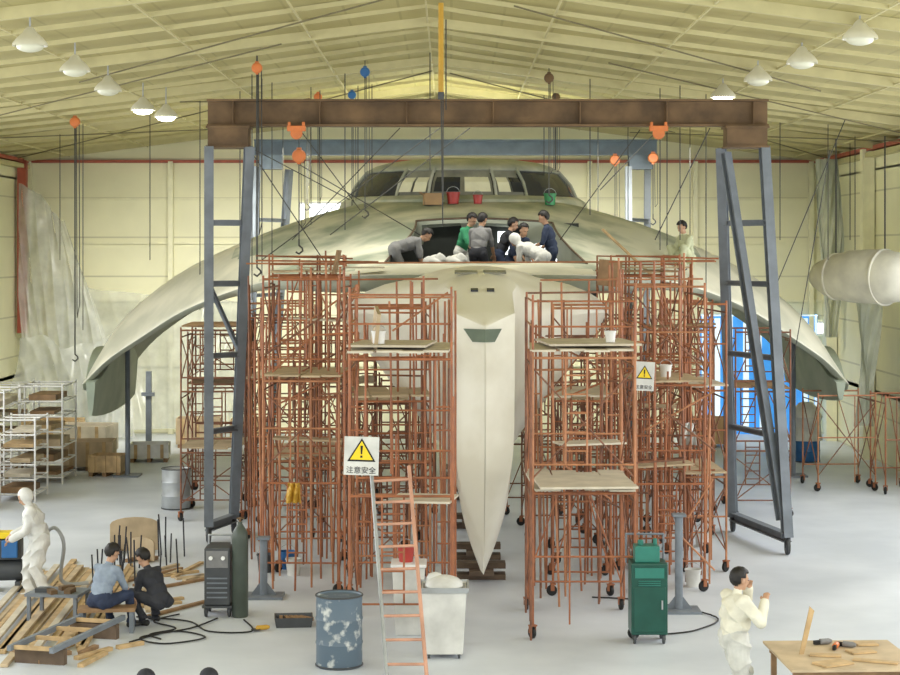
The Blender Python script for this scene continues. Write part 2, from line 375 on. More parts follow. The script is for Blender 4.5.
# ================= ROOM
XL,XR,YB,Y0=-12.6,10.96,53.0,-6.0
RX,RZ,EZ=-0.4,9.6,8.1
MB().box(((XL+XR)/2,(YB+Y0)/2,-0.1),(XR-XL+0.6,YB-Y0+0.6,0.2)).obj('floor','floor',kind='structure')
mb=MB(); mb.prism([(XL-.3,YB,0),(XR+.3,YB,0),(XR+.3,YB,EZ),(RX,YB,RZ),(XL-.3,YB,EZ)],(0,0.25,0)); mb.obj('wall_back','wall',kind='structure')
for nm,X,sg in (('wall_left',XL,-1),('wall_right',XR,1)):
    mb=MB(); cx=X+sg*0.125
    mb.box((cx,(Y0+YB)/2,0.9),(0.25,YB-Y0,1.8)); mb.box((cx,(Y0+YB)/2,7.8),(0.25,YB-Y0,0.7))
    mb.box((cx,47.5,4.6),(0.25,11,5.8))
    for k in range(9): mb.box((cx,Y0+0.3+k*5.8,4.6),(0.25,0.6,5.8))
    mb.obj(nm,'wall',kind='structure')
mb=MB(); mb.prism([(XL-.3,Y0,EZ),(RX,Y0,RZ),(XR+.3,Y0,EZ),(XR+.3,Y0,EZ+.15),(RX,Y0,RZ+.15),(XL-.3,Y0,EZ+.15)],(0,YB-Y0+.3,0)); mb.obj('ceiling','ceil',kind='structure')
def rz_at(x):
    return RZ-(RZ-EZ)*((RX-x)/(RX-XL) if x<RX else (x-RX)/(XR-RX))
tn=[0]
def trim(mb,m,smooth=False):
    tn[0]+=1; return mb.obj('trim_%d'%tn[0],m,kind='structure',smooth=smooth)
y=YB-0.8; k=0
while y>14:
    mb=MB()
    hgt=0.055 if k%4 else 0.16; wd=0.04 if k%4 else 0.10
    pts=[]
    for i in range(25):
        x=XL+(XR-XL)*i/24
        if i==12: x=RX
        sag=.09*math.sin(PI*((i%12)/12)) if k%4 else 0
        pts.append((x,rz_at(x)-sag))
    for (xa,za),(xb,zb) in zip(pts,pts[1:]):
        mb.prism([(xa,y,za+.02),(xb,y,zb+.02),(xb,y,zb-hgt),(xa,y,za-hgt)],(0,wd,0))
    bmesh.ops.remove_doubles(mb.bm,verts=mb.bm.verts,dist=.0005)
    trim(mb,'rib'); y-=1.65; k+=1
for x in (-11.2,-8.9,-6.7,-4.6,-2.5,-0.4,1.7,3.8,5.9,8.0,10.0):
    z=rz_at(x); mb=MB(); mb.box((x,(12+YB)/2,z-0.11),(0.03,YB-12,0.035)); trim(mb,'rib')
for i,(xa,ya,xb,yb) in enumerate([(-12,50,-5,42),(-12,42,-5,50),(-11.5,40,-3,32),(-6,48,-0.4,40),(-6,40,-0.4,48),(0,48,6,40),(0,40,6,48),(5,42,10.5,50),(5,50,10.5,42),(3,34,10,40),(-7,34,-1,28),(1,28,7,34)]):
    mb=MB(); mb.tube((xa,ya,rz_at(xa)-.22),(xb,yb,rz_at(xb)-.22),0.015,6); trim(mb,'ribd')
mb=MB(); mb.box(((XL+XR)/2,YB-0.12,8.0),(XR-XL,0.2,0.08)); trim(mb,'red')
for X in (XL+.15,XR-.15):
    mb=MB(); mb.box((X,38,8.0),(0.2,30,0.10)); trim(mb,'red')
    mb=MB(); mb.box((X,38,7.84),(0.26,30,0.12)); trim(mb,'rib')
for x in (-12.35,-8.2,-4.2,0.0,4.1,7.2,10.6):
    mb=MB(); mb.box((x,YB-0.13,4.0),(0.14,0.2,8.0)); trim(mb,'ribw')
mb=MB(); mb.box((-12.4,52.2,5.5),(0.25,0.25,5)); trim(mb,'red')
for z in (2.0,3.9,5.6,6.9):
    mb=MB(); mb.box(((XL+XR)/2,YB-0.05,z),(XR-XL,0.09,0.05)); trim(mb,'ribw')
for yy in (51,46.5,42):
    mb=MB(); mb.box((XR-.18,yy,4),(0.3,0.35,8)); trim(mb,'ribw')
wn=[0]
def window(px0,px1,py0,py1,m='sky'):
    s=F/YB; x0=(px0-450)/s;x1=(px1-450)/s;z1=H+(250-py0)/s;z0=H+(250-py1)/s
    wn[0]+=1
    mb=MB(); mb.box(((x0+x1)/2,YB-.06,(z0+z1)/2),(x1-x0,.08,z1-z0)); mb.mi=1
    t=.05
    for zz in (z0,z1): mb.box(((x0+x1)/2,YB-.1,zz),(x1-x0+t,.12,t))
    for xx in (x0,x1): mb.box((xx,YB-.1,(z0+z1)/2),(t,.12,z1-z0))
    mb.obj('window_%d'%wn[0],[m,'white'],kind='structure')
window(300,360,203,234); window(536,556,222,262); window(815,900,322,334)
s=F/YB
mb=MB(); x0=(700-450)/s; x1=(816-450)/s
mb.box(((x0+x1)/2,YB-.12,1.75),(x1-x0,.12,3.5)); mb.mi=1
for xx in (x0+.48,x0+1.32,x0+2.35,x0+3.05): mb.box((xx,YB-.2,1.75),(.16,.06,3.3))
mb.mi=2
for xx in (x0+.05,x0+.9,x0+1.75,x0+2.75,x1-.05): mb.box((xx,YB-.22,1.75),(.05,.08,3.5))
mb.box(((x0+x1)/2,YB-.22,3.48),(x1-x0,.08,.04))
mb.obj('door_1',['blue','bluel','bluel'],kind='structure')
# ================= BOAT
boat=thing('trimaran','large unfinished cream and grey-green trimaran with blade bow inside scaffolding','boat',(0,0,0))
NU,NV=100,48
OX0,OX1,OD0,OD1=-1.75,2.2,34.2,38.2
mb=MB()
rows=[[top(-1+2*i/NU,j/NV) for i in range(NU+1)] for j in range(NV+1)]
V=mb.grid(rows)
mb.mi=2
rows2=[]
for j in range(NV+1):
    r=[]
    for i in range(NU+1):
        u=-1+2*i/NU; v=j/NV; p=top(u,v); a=abs(u)
        th=0.62*min(1,(v*9)**.5) if v<.12 else 0.62
        th=th*(1-.45*a)+0.02
        if a<.26 and 33.9<p.y<38.6: th=.10
        r.append(Vector((p.x,p.y,p.z-th)))
    rows2.append(r)
B=mb.grid(rows2)
i0=round((OX0/WH+1)*NU/2); i1=round((OX1/WH+1)*NU/2)
jd=lambda d:round((d-32.6)/(47-32.6)*NV)
j0,j1=jd(OD0),jd(OD1)
idx={}
for j in range(NV+1):
    for i in range(NU+1): idx[V[j][i]]=(i,j); idx[B[j][i]]=(i,j)
dele=[]
for f in mb.bm.faces:
    ii=[idx[v][0] for v in f.verts]; jj=[idx[v][1] for v in f.verts]
    if min(ii)>=i0 and max(ii)<=i1 and min(jj)>=j0 and max(jj)<=j1: dele.append(f); continue
    c=f.calc_center_median(); r=c.x-bx(c.y)
    if f.material_index==0 and (abs(r)>4.6+.6*math.sin(c.y*1.3) or c.y<33.9): f.material_index=1
xl=(-1+2*i0/NU)*WH; xr_=(-1+2*i1/NU)*WH; xm=.25
def warp(r,d):
    q=sst((d-33.6)/4.6)*(1-sst((d-38.8)/2.5)); 
    if r<=xm: wgt=(r-xm)/(xl-xm) if r>xl else max(0,1-(xl-r)/2.5); return r+.62*q*wgt
    wgt=(r-xm)/(xr_-xm) if r<xr_ else max(0,1-(r-xr_)/2.5); return r-.42*q*wgt
bmesh.ops.delete(mb.bm,geom=dele,context='FACES_ONLY')
for v in list(mb.bm.verts):
    if not v.link_faces: continue
    r=v.co.x-bx(v.co.y); v.co.x=bx(v.co.y)+warp(r,v.co.y)
def strip(a,b,m=1):
    for i in range(len(a)-1):
        try:
            f=mb.bm.faces.new((a[i],a[i+1],b[i+1],b[i])); f.material_index=m
        except Exception: pass
strip(V[0],B[0]); strip(V[-1],B[-1]); strip([r[0] for r in V],[r[0] for r in B]); strip([r[-1] for r in V],[r[-1] for r in B])
strip(V[j1][i0:i1+1],B[j1][i0:i1+1],2); strip(V[j0][i0:i1+1],B[j0][i0:i1+1],2)
strip([V[j][i0] for j in range(j0,j1+1)],[B[j][i0] for j in range(j0,j1+1)],2); strip([V[j][i1] for j in range(j0,j1+1)],[B[j][i1] for j in range(j0,j1+1)],2)
framepts=[V[j][i0].co.copy() for j in range(j0,j1+1)]+[V[j1][i].co.copy() for i in range(i0,i1+1)]+[V[j][i1].co.copy() for j in range(j1,j0-1,-1)]
bmesh.ops.delete(mb.bm,geom=[v for v in mb.bm.verts if not v.link_faces],context='VERTS')
mb.obj('deck_shell',['deck','cream','under'],boat,smooth=True,angle=50)
mb=MB(); mb.path(framepts,.022,6); mb.obj('opening_frame','dwood',boat,smooth=True)
c=bx(36); x0,x1=c+OX0-.05,c+OX1+.05
mb=MB()
mb.box(((x0+x1)/2,36.3,zf-.04),(x1-x0,4.9,.08))
mb.box(((x0+x1)/2,38.7,5.2),(x1-x0+.2,.06,1.55)); mb.box(((x0+x1)/2,34.02,4.65),(x1-x0+.2,.06,.4))
mb.prism([(x0,34.0,zf),(x0,38.7,zf),(x0,38.7,5.8),(x0,34.0,4.8)],(-.05,0,0)); mb.prism([(x1,34.0,zf),(x1,38.7,zf),(x1,38.7,5.8),(x1,34.0,4.8)],(.05,0,0))
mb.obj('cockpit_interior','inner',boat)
MB().box((2.02,38.62,5.5),(.55,.04,.7)).obj('cockpit_window','sky',boat,label='bright opening in the cockpit bulkhead')
MB().box((1.15,38.62,5.55),(.25,.04,.5)).obj('cockpit_window','sky',boat,label='bright opening in the cockpit bulkhead')
# central hull
ZL=[.28,.8,1.3,1.9,2.5,3.2,5.2]; BL=[.04,.22,.35,.43,.465,.475,.48]
WD=.40
def stem_d(z): return 27.7+0.7*max(0,(2.2-z)/1.92)**1.3 if z<2.2 else 27.7
def hull_hw(d,z):
    b=interp(ZL,BL,z)
    t=(d-stem_d(z))
    if t<=0: return 0.004
    r=b*min(1,.03+.97*min(1,t/WD))
    zz=max(0,min(1,(z-1.7)/2.6))
    r+=1.76*sst((d-28.9)/3.6)*(zz**1.2)
    r+=0.40*sst((d-29.6)/5)*sst((z-.6)/2.5)
    return r
def hull_top(d): return interp([27.7,28.12,29.2,30.6,32.0,34,46],[4.22,4.42,4.74,4.90,4.92,4.5,4.5],d)
mb=MB(); rows=[]
offs=[0,.001,.1,.2,.3,WD,.58,.8]
base=[28.75,29.1,29.4,29.7,30,30.4,30.8,31.2,31.6,32,32.6,33.1,33.8,34.0,34.5,36,38,41,44,46.5]
NZ=36; zk=.28
def ringat(dfun,zt):
    sd=[]
    for k in range(NZ+1):
        z=zk+(zt-zk)*k/NZ; d=dfun(z); hw=hull_hw(d,z)
        if 28.8<d<34:
            q=max(0,(z-(zt-.7))/.7)*sst((d-28.8)/1.6); hw*=math.sqrt(max(.2,1-.80*q**2.2))
        if d>44: hw*=(46.6-d)/2.6+.02
        sd.append((hw,d,z))
    tp=[]; hw,d,_=sd[-1]; cm=.03+.15*sst((d-28.3)/1.6)
    if d>33.5: cm=.0
    for q in (.85,.65,.4,.2,0,-.2,-.4,-.65,-.85):
        tp.append(Vector((bx(d)+hw*q,d,zt+cm*(1-q*q)**.8)))
    return [Vector((bx(d)+hw,d,z)) for hw,d,z in sd]+tp+[Vector((bx(d)-hw,d,z)) for hw,d,z in reversed(sd)]
for of in offs:
    zt=hull_top(27.7+of)
    rows.append(ringat(lambda z,of=of: stem_d(z)+of*(1 if z>2.2 else 1-.35*(2.2-z)/1.92),zt))
for d in base:
    zt=hull_top(d) if d<34 else 4.35
    rows.append(ringat(lambda z,d=d: d,zt))
V=mb.grid(rows,closed=True)
mb.bm.faces.new(V[0]); mb.bm.faces.new(V[-1])
mb.obj('main_hull','bow',boat,smooth=True,angle=27)
mb=MB()
def bp(xo,z):
    q=max(0,(abs(xo)/.478-.03)/.97); return Vector((bx(27.7)+xo,27.7+q*WD-.02,z))
mb.grid([[bp(x,4.18) for x in (-.32,-.16,0,.12,.25)],[bp(x,3.98) for x in (-.18,-.09,0,.07,.14)]])
mb.obj('bow_hatch','recess',boat,solid=.02,label='dark green trapezoid recess panel')
d=30.0
for q in (-.24,.24): 
    mb=MB(); mb.box((bx(d)+q,d,hull_top(d)+.18),(.38,.3,.03),(.12,0,0)); mb.obj('foredeck_hatch','hazy',boat,bevel=.01)
for q in (-.13,.13):
    mb=MB(); mb.box((bx(28.9)+q,28.9,hull_top(28.9)+.09),(.12,.10,.03),(.25,0,0)); mb.obj('foredeck_slot','glass',boat)
# cabin
cab=bpy.data.objects.new('cabin',None); sc.collection.objects.link(cab); cab.parent=boat
cc=bx(42.5); CY=43.6
def ring(a,b,z,ang,off=0):
    return Vector((cc+(a+off)*math.sin(ang),CY-(b+off)*math.cos(ang),z))
def band(a0,a1,A,B2,z0,z1,n=8,off=0):
    lo=[ring(A[0],A[1],z0,a0+(a1-a0)*i/n,off) for i in range(n+1)]
    mid=[ring((A[0]+B2[0])/2+.07,(A[1]+B2[1])/2+.07,(z0+z1)/2,a0+(a1-a0)*i/n,off) for i in range(n+1)]
    hi=[ring(B2[0],B2[1],z1,a0+(a1-a0)*i/n,off) for i in range(n+1)]
    return [lo,mid,hi]
LO=(2.72,2.95);HI=(2.28,2.55)
angs=[-1.5,-.60,-.30,.27,.55,1.5]
for i in range(5):
    mb=MB(); mb.grid(band(angs[i]+.02,angs[i+1]-.02,LO,HI,6.64,7.24,12)); 
    m='glass' if i in (0,4) else 'hazy'
    mb.obj('cabin_window',m,cab,smooth=True,label='dark tinted wraparound pane' if m=='glass' else 'hazy dust covered pane')
    if m=='hazy':
        am=(angs[i]+angs[i+1])/2; w_=(angs[i+1]-angs[i])*.42
        for (q0,q1,mm) in ((-1,-.08,'glass' if i==2 else 'ribw'),(.08,1,'glass' if i==3 else 'ribw')):
            mb=MB(); mb.grid(band(am+w_*q0,am+w_*q1,LO,HI,6.72,7.17,8,.03)); mb.obj('window_cutout',mm,cab,label='pane opening seen through the window')
for a in angs:
    mb=MB(); p=ring(*LO,6.60,a,.03); q=ring(*HI,7.27,a,.03); md_=ring(2.5+.07,2.75+.07,6.94,a,.03); mb.path([p,md_,q],.04,8)
    mb.sph(p,.04); mb.sph(q,.04)
    mb.obj('window_pillar','roofm',cab,smooth=True)
N=48
mb=MB(); rows=[]
for (A,z) in (((3.05,3.3),6.3),((2.95,3.2),6.54),((2.80,3.03),6.64),((2.5,2.8),6.65)):
    rows.append([ring(A[0],A[1],z,2*PI*i/N) for i in range(N)])
mb.grid(rows,closed=True); mb.obj('cabin_sill','deck',cab,smooth=True)
mb=MB(); rows=[]
for (k,z) in ((1.0,7.21),(1.025,7.24),(1.01,7.30),(.93,7.40),(.80,7.48),(.62,7.54),(.4,7.58),(.2,7.60),(.05,7.605)):
    rows.append([ring(HI[0]*k,HI[1]*k,z,2*PI*i/N) for i in range(N)])
mb.grid(rows,closed=True); mb.obj('cabin_roof','roofm',cab,smooth=True,angle=60)
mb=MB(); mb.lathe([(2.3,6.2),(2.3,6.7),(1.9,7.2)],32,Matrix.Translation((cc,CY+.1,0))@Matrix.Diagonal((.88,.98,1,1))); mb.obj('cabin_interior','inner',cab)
for sg in (-1,1):
    mb=MB(); rows=[]
    for i in range(13):
        d=40.2+6.0*i/12; x=bx(d)+sg*(WH-.22)
        f=math.sin(PI*min(1,max(.02,(i+.4)/12.8)))**.6
        zt=top(sg*.97,max(0,min(1,(d-40.4)/5.4))).z-.2
        zb=1.55+.2*(1-f)+(.35 if sg>0 else 0)
        r=[]
        for k in range(9):
            z=zb+(zt-zb)*k/8; r.append(Vector((x+.30*f*(k/8)**.7+.03,d,z)))
        for k in range(8,-1,-1):
            z=zb+(zt-zb)*k/8; r.append(Vector((x-.30*f*(k/8)**.7-.03,d,z)))
        rows.append(r)
    V=mb.grid(rows,closed=True); mb.bm.faces.new(V[0]); mb.bm.faces.new(V[-1])
    mb.obj('outrigger_float','green',boat,smooth=True,label='grey-green tapered float under the wing tip')
for i,d in enumerate((29.6,31.5,35,39,43)):
    mb=MB()
    for k in range(3):
        mb.box((0,0,.046+.092*k),((.8,.3,.09) if k%2==0 else (.4,.7,.09)))
    mb.obj('keel_block','dwood',loc=(bx(d),d,0),label='stacked dark timber keel block under the hull',cat='keel block',group='keel blocks',bevel=.008)
for x,d in ((-7.7,43),(8.2,43),(-3.2,43.6),(3.9,43.6)):
    zt=deckz(x,d)-.55
    t=thing('boat_prop','grey steel post prop with base plate holding the wing','prop',(x,d,0),group='wing props')
    MB().box((0,0,.02),(.6,.6,.04)).obj('base_plate','steel',t)
    MB().tube((0,0,.04),(0,0,zt-.1),.06,12).obj('post','steel',t,smooth=True)
    MB().box((0,0,zt-.06),(.35,.35,.1)).obj('pad','wood',t)
# ================= GANTRIES
def ibeam(mb,a,b,h,w,t=.03):
    a=Vector(a);b=Vector(b); v=b-a; L=v.length; c=(a+b)/2
    m=Matrix.Translation(c)@v.to_track_quat('X','Z').to_matrix().to_4x4()
    for (o,sz) in (((0,0,h/2-t/2),(L,w,t)),((0,0,-h/2+t/2),(L,w,t)),((0,0,0),(L,t*.8,h-2*t))):
        mm=m@Matrix.Translation(o)@Matrix.Diagonal((*sz,1)); r=bmesh.ops.create_cube(mb.bm,size=1,matrix=mm); mb._fin(r['verts'])
def leg(mb,a,b,w=.15):
    ibeam(mb,a,b,w,w,.02)
g=thing('gantry_crane','tall portal gantry with rusty brown beam and blue-grey lattice legs','gantry',(0,33.3,0))
mb=MB(); ibeam(mb,(-4.48,0,7.93),(5.87,0,7.93),.5,.32,.04)
for k in range(7): mb.box((-4.0+k*1.6,0,7.93),(.02,.28,.42))
mb.obj('crossbeam','rust',g,label='rusty brown I-section crossbeam')
for x in (-4.08,5.46):
    mb=MB(); mb.box((x,0,7.48),(.74,.5,.34)); mb.box((x,0,7.66),(.80,.6,.04)); mb.box((x,0,7.30),(.80,.6,.04)); mb.obj('end_carriage','rust',g,label='dark brown end carriage beam')
def tower_leg(p,m='steel'):
    mb=MB()
    for a,b,w in p: leg(mb,a,b,w)
    return mb.obj('gantry_leg',m,g)
def lp(a,b,t): return tuple(a[i]+(b[i]-a[i])*t for i in range(3))
A0,A1=(-4.42,-.3,7.3),(-4.45,-.1,.3); B0,B1=(-3.68,-.3,7.3),(-4.12,1.0,.3)
tower_leg([(A0,A1,.17),(B0,B1,.17),(lp(A0,A1,.2),lp(B0,B1,.2),.11),(lp(A0,A1,.36),lp(B0,B1,.36),.11),(lp(A0,A1,.55),lp(B0,B1,.55),.1),(lp(A0,A1,.75),lp(B0,B1,.75),.1),(lp(A0,A1,.36),lp(B0,B1,.55),.07),(A1,B1,.16)])
C0,C1=(5.06,.3,7.3),(5.42,1.2,.3); D0,D1=(5.78,-.2,7.3),(5.98,-1.4,.3)
tower_leg([(C0,C1,.17),(D0,D1,.17),((5.1,.0,7.2),(5.90,-1.3,.6),.15),(lp(C0,C1,.2),lp(D0,D1,.2),.11),(lp(C0,C1,.36),lp(D0,D1,.36),.1),(lp(C0,C1,.55),lp(D0,D1,.55),.1),(lp(C0,C1,.75),lp(D0,D1,.75),.1),(C1,D1,.16)])
def wheelpart(parent,x,y,r,w=.07,nm='wheel'):
    mb=MB(); m=Matrix.Translation((x,y,r))@Matrix.Rotation(PI/2,4,'Y')
    mb.lathe([(r*.3,-w/2),(r*.9,-w/2),(r,-w/4),(r,w/4),(r*.9,w/2),(r*.3,w/2)],18,m)
    mb.box((x,y,r*1.5),(w*1.5,.05,r*1.3)); mb.obj(nm,'dsteel',parent,smooth=True)
for P_ in (A1,B1,C1,D1): wheelpart(g,P_[0],P_[1],.15)
g=thing('gantry_crane','dark blue-grey steel portal gantry standing behind the hull','gantry',(0,48.3,0))
mb=MB(); ibeam(mb,(-5.25,0,8.15),(5.55,0,8.15),.42,.3,.04); mb.obj('crossbeam','steel2',g)
for x in (-4.8,5.1):
    mb=MB(); mb.box((x,0,7.75),(.62,.5,.38)); mb.obj('end_carriage','steel2',g)
tower_leg([((-5.1,-.9,7.6),(-5.3,-1.2,.3),.17),((-4.4,.9,7.6),(-4.95,1.3,.3),.17),((-5.1,-.9,6.2),(-4.5,.9,6.2),.1),((-5.2,-.9,4.2),(-4.6,1,4.2),.1),((-5.3,-1.2,.32),(-4.95,1.3,.32),.16)],'steel')
tower_leg([((4.7,-.9,7.6),(4.7,-1.2,.3),.17),((5.4,.9,7.6),(5.4,1.3,.3),.17),((4.7,-.9,6.2),(5.4,.9,6.2),.1),((4.7,-.9,4.6),(5.4,.9,4.6),.1),((4.7,-1.2,.32),(5.4,1.3,.32),.16)],'steel')
for x,y in ((-5.3,-1.2),(-4.95,1.3),(4.7,-1.2),(5.4,1.3)): wheelpart(g,x,y,.15)
# ================= HOISTS
def hoist(px,py_top,py_body,py_bot,d,m='hoist',r=.13,rope=.011,label=None,loops=True,mr='chain'):
    p=W(px,py_body,d); zt=W(px,py_top,d).z
    zt = rz_at(p.x)-.25 if py_top<60 else min(zt,rz_at(p.x)-.25)
    zb=W(px,py_bot,d).z
    t=thing('chain_hoist',label or 'orange chain hoist with long hanging hand chain','chain hoist',(p.x,p.y,p.z),group='overhead hoists')
    zt-=p.z; zb-=p.z
    mb=MB(); mb.tube((0,0,r*.9),(0,0,max(zt,r)),rope,6); mb.tube((0,0,-r*.8),(0,0,zb),rope,6)
    if loops:
        mb.tube((r*.8,0,0),(r*.9,0,zb*.8),rope*.6,5); mb.tube((r*.9,0,zb*.8),(r*.4,0,zb*.86),rope*.6,5); mb.tube((r*.4,0,zb*.86),(r*.25,0,0),rope*.6,5)
    mb.obj('chain',mr,t)
    mb=MB(); mb.lathe([(r*.3,-r*.6),(r*.85,-r*.55),(r,-r*.3),(r,r*.3),(r*.85,r*.55),(r*.3,r*.6)],18,Matrix.Rotation(PI/2,4,'X'))
    mb.box((0,0,r*.95),(r*.7,r*.5,r*.5)); mb.box((0,0,-r*1.0),(r*.5,r*.5,r*.4)); mb.obj('hoist_body',m,t,smooth=True)
    mb=MB(); mb.path([(0,0,zb+.02),(0,0,zb-.1),(.06,0,zb-.15),(.07,0,zb-.2),(0,0,zb-.26),(-.06,0,zb-.22)],.016,6)
    mb.obj('hook','chain',t,smooth=True)
hoist(75,20,122,350,41.5,r=.12,rope=.018)
hoist(257,20,68,262,33,'hoist',r=.10,rope=.018)
hoist(299,132,156,240,33.6,r=.13)
hoist(365,30,72,205,36,'blueb',label='blue chain hoist with paired chains',r=.10)
hoist(352,40,95,230,42,'blueb',label='blue chain hoist with paired chains',r=.1)
hoist(318,40,97,220,43,'hoist',r=.1)
hoist(307,40,100,200,45,'rust',r=.09)
hoist(549,30,78,190,36,'rust',label='rusty red chain hoist',r=.10)
hoist(556,30,97,185,43,'rust',label='rusty red chain hoist',r=.1)
hoist(615,152,160,235,48,'hoist',r=.14)
hoist(653,150,158,215,47.6,'hoist',r=.14)
t=thing('pendant_pole','ochre yellow pole with dark cable hanging from the roof ridge','pole',(-.15,30,8.0),group='ridge pendant')
MB().tube((0,0,0),(0,0,rz_at(-.15)-8.05),.045,12).obj('pole','ochre',t,smooth=True)
MB().tube((.0,0,0),(.03,0,-2.2),.010,6).obj('cable','chain',t)
MB().box((0,0,-.03),(.1,.1,.12)).obj('pole_clamp','dsteel',t)
for x in (-2.82,3.83):
    t=thing('beam_trolley','orange trolley clamped under the gantry beam','trolley',(x,33.1,7.66),group='beam trolleys')
    mb=MB(); mb.box((0,-.05,-.03),(.34,.12,.10)); mb.box((-.13,-.05,.03),(.05,.1,.12)); mb.box((.13,-.05,.03),(.05,.1,.12)); mb.obj('trolley_frame','hoist',t,bevel=.01)
    mb=MB(); mb.lathe([(.05,-.06),(.11,-.05),(.11,.05),(.05,.06)],16,Matrix.Translation((0,-.05,-.12))@Matrix.Rotation(PI/2,4,'X')); mb.obj('sheave','hoist',t,smooth=True)
for px,d,pb in ((200,40,310),(272,38,255),(283,44,260),(320,41,215),(430,36,170),(598,45,240),(667,39,250),(680,36,240),(690,44,235),(828,40,260),(855,42,255),(60,44,260),(850,44,240),(372,41,190),(358,41,190),(544,42,180),(555,41,170),(83,42,330),(240,39,260),(252,36,300),(262,37,300),(311,40,225),(628,43,240),(660,37,250),(446,30.5,110),(443,30.5,200),(345,38,230),(590,37,215),(706,37,300),(150,42,260),(780,41,240)):
    p=W(px,pb,d)
    MB().tube((0,0,0),(0,0,rz_at(p.x)-.25-p.z),.011,5).obj('hanging_cable','chain',loc=p,label='thin steel cable hanging from the roof',cat='cable',group='roof cables')
for a,b,d in (((262,260),(440,128),35),((330,235),(470,128),35),((292,240),(400,128),36),((300,165),(420,235),37),((250,150),(330,270),34.5),((655,240),(710,128),35),((600,190),(660,128),35),((770,300),(845,120),38),((790,380),(830,150),37),((640,130),(560,240),36),((255,150),(350,200),38),((300,130),(360,210),38)):
    p=W(*a,d); q=W(*b,d+.3)
    MB().tube((0,0,0),q-p,.011,5).obj('guy_cable','chain',loc=p,label='slanting dark rigging cable above the deck',cat='cable',group='rigging cables')
def lamp(px,py,h,lit):
    s=(250-py)/h; d=F/s; x=(px-450)/s; z=H+h
    t=thing('pendant_lamp','white bell-shaped high-bay lamp'+(', switched on' if lit else ', switched off'),'lamp',(x,d,z),group='high bay lamps')
    MB().lathe([(.035,.19),(.07,.16),(.11,.10),(.19,.03),(.25,-.05),(.255,-.09),(.24,-.09),(.15,.0)],24).obj('lamp_shade','bwhite',t,smooth=True,label='white enamel bell shade')
    MB().sph((0,0,-.09),(.2,.2,.09)).obj('bulb','lit' if lit else 'dull',t,smooth=True)
    zr=max(rz_at(x)-z,.3)
    MB().tube((0,0,.15),(0,0,zr-.05),.015,8).obj('stem','galv',t)
for a in ((30,40,3.05,0),(75,66,3.05,0),(108,86,3.0,0),(143,106,2.95,1),(166,113,2.9,1),(860,33,3.1,0),(802,58,3.1,0),(758,76,3.1,0),(723,93,3.1,1)): lamp(*a)
# ================= SCAFFOLD
cast=MB(); cast.lathe([(.02,-.025),(.075,-.025),(.085,-.012),(.085,.012),(.075,.025),(.02,.025)],16,Matrix.Translation((0,.02,.085))@Matrix.Rotation(PI/2,4,'Y'))
cast.mi=1; cast.box((.04,.01,.13),(.008,.06,.1)); cast.box((-.04,.01,.13),(.008,.06,.1)); cast.box((0,.0,.185),(.1,.08,.02)); cast.tube((0,0,.19),(0,0,.34),.018)
cob=cast.obj('caster',['black','orange'],smooth=True); CAST=cob.data; bpy.data.objects.remove(cob)
fcache={}
RT=.0185
def frame_mesh(w,h,style,m):
    key=(w,h,style,m)
    if key in fcache: return fcache[key]
    mb=MB(); r=RT
    for x in (-w/2,w/2): mb.tube((x,0,0),(x,0,h),r)
    mb.tube((-w/2,0,h-.06),(w/2,0,h-.06),r)
    if style==0:
        xa,xb=-w*.18,-w*.18+.3
        mb.tube((-w/2,0,h*.18),(w/2,0,h*.18),r*.8)
        for x in (xa,xb): mb.tube((x,0,h*.18),(x,0,h-.06),r*.8)
        for k in range(5): z=h*(.28+.14*k); mb.tube((xa,0,z),(xb,0,z),r*.7)
    elif style==1:
        mb.tube((-w/2,0,h*.3),(w/2,0,h*.3),r*.8)
        for sg in (-1,1):
            mb.tube((sg*(w/2-.22),0,h*.3),(sg*(w/2-.22),0,h-.06),r*.75)
            mb.tube((sg*(w/2-.22),0,h*.62),(sg*w/2,0,h*.62),r*.65); mb.tube((sg*(w/2-.22),0,h*.45),(sg*w/2,0,h*.45),r*.65)
    elif style==2:
        mb.tube((-w/2,0,h*.5),(w/2,0,h*.5),r*.8); mb.tube((w*.14,0,0),(w*.14,0,h-.06),r*.7)
    else:
        mb.tube((-w/2,0,h*.12),(w/2,0,h*.12),r*.8); mb.tube((-w/2,0,h*.12),(-w*.1,0,h-.06),r*.65); mb.tube((w/2,0,h*.12),(w*.1,0,h-.06),r*.65)
    o=mb.obj('end_frame',m,smooth=True); fcache[key]=o.data; bpy.data.objects.remove(o); return fcache[key]
def sp(name,data,parent,loc,rz=0):
    o=bpy.data.objects.new(name,data); sc.collection.objects.link(o); o.parent=parent; o.location=loc; o.rotation_euler=(0,0,rz); return o
tcount=0
rt=random.Random(11)
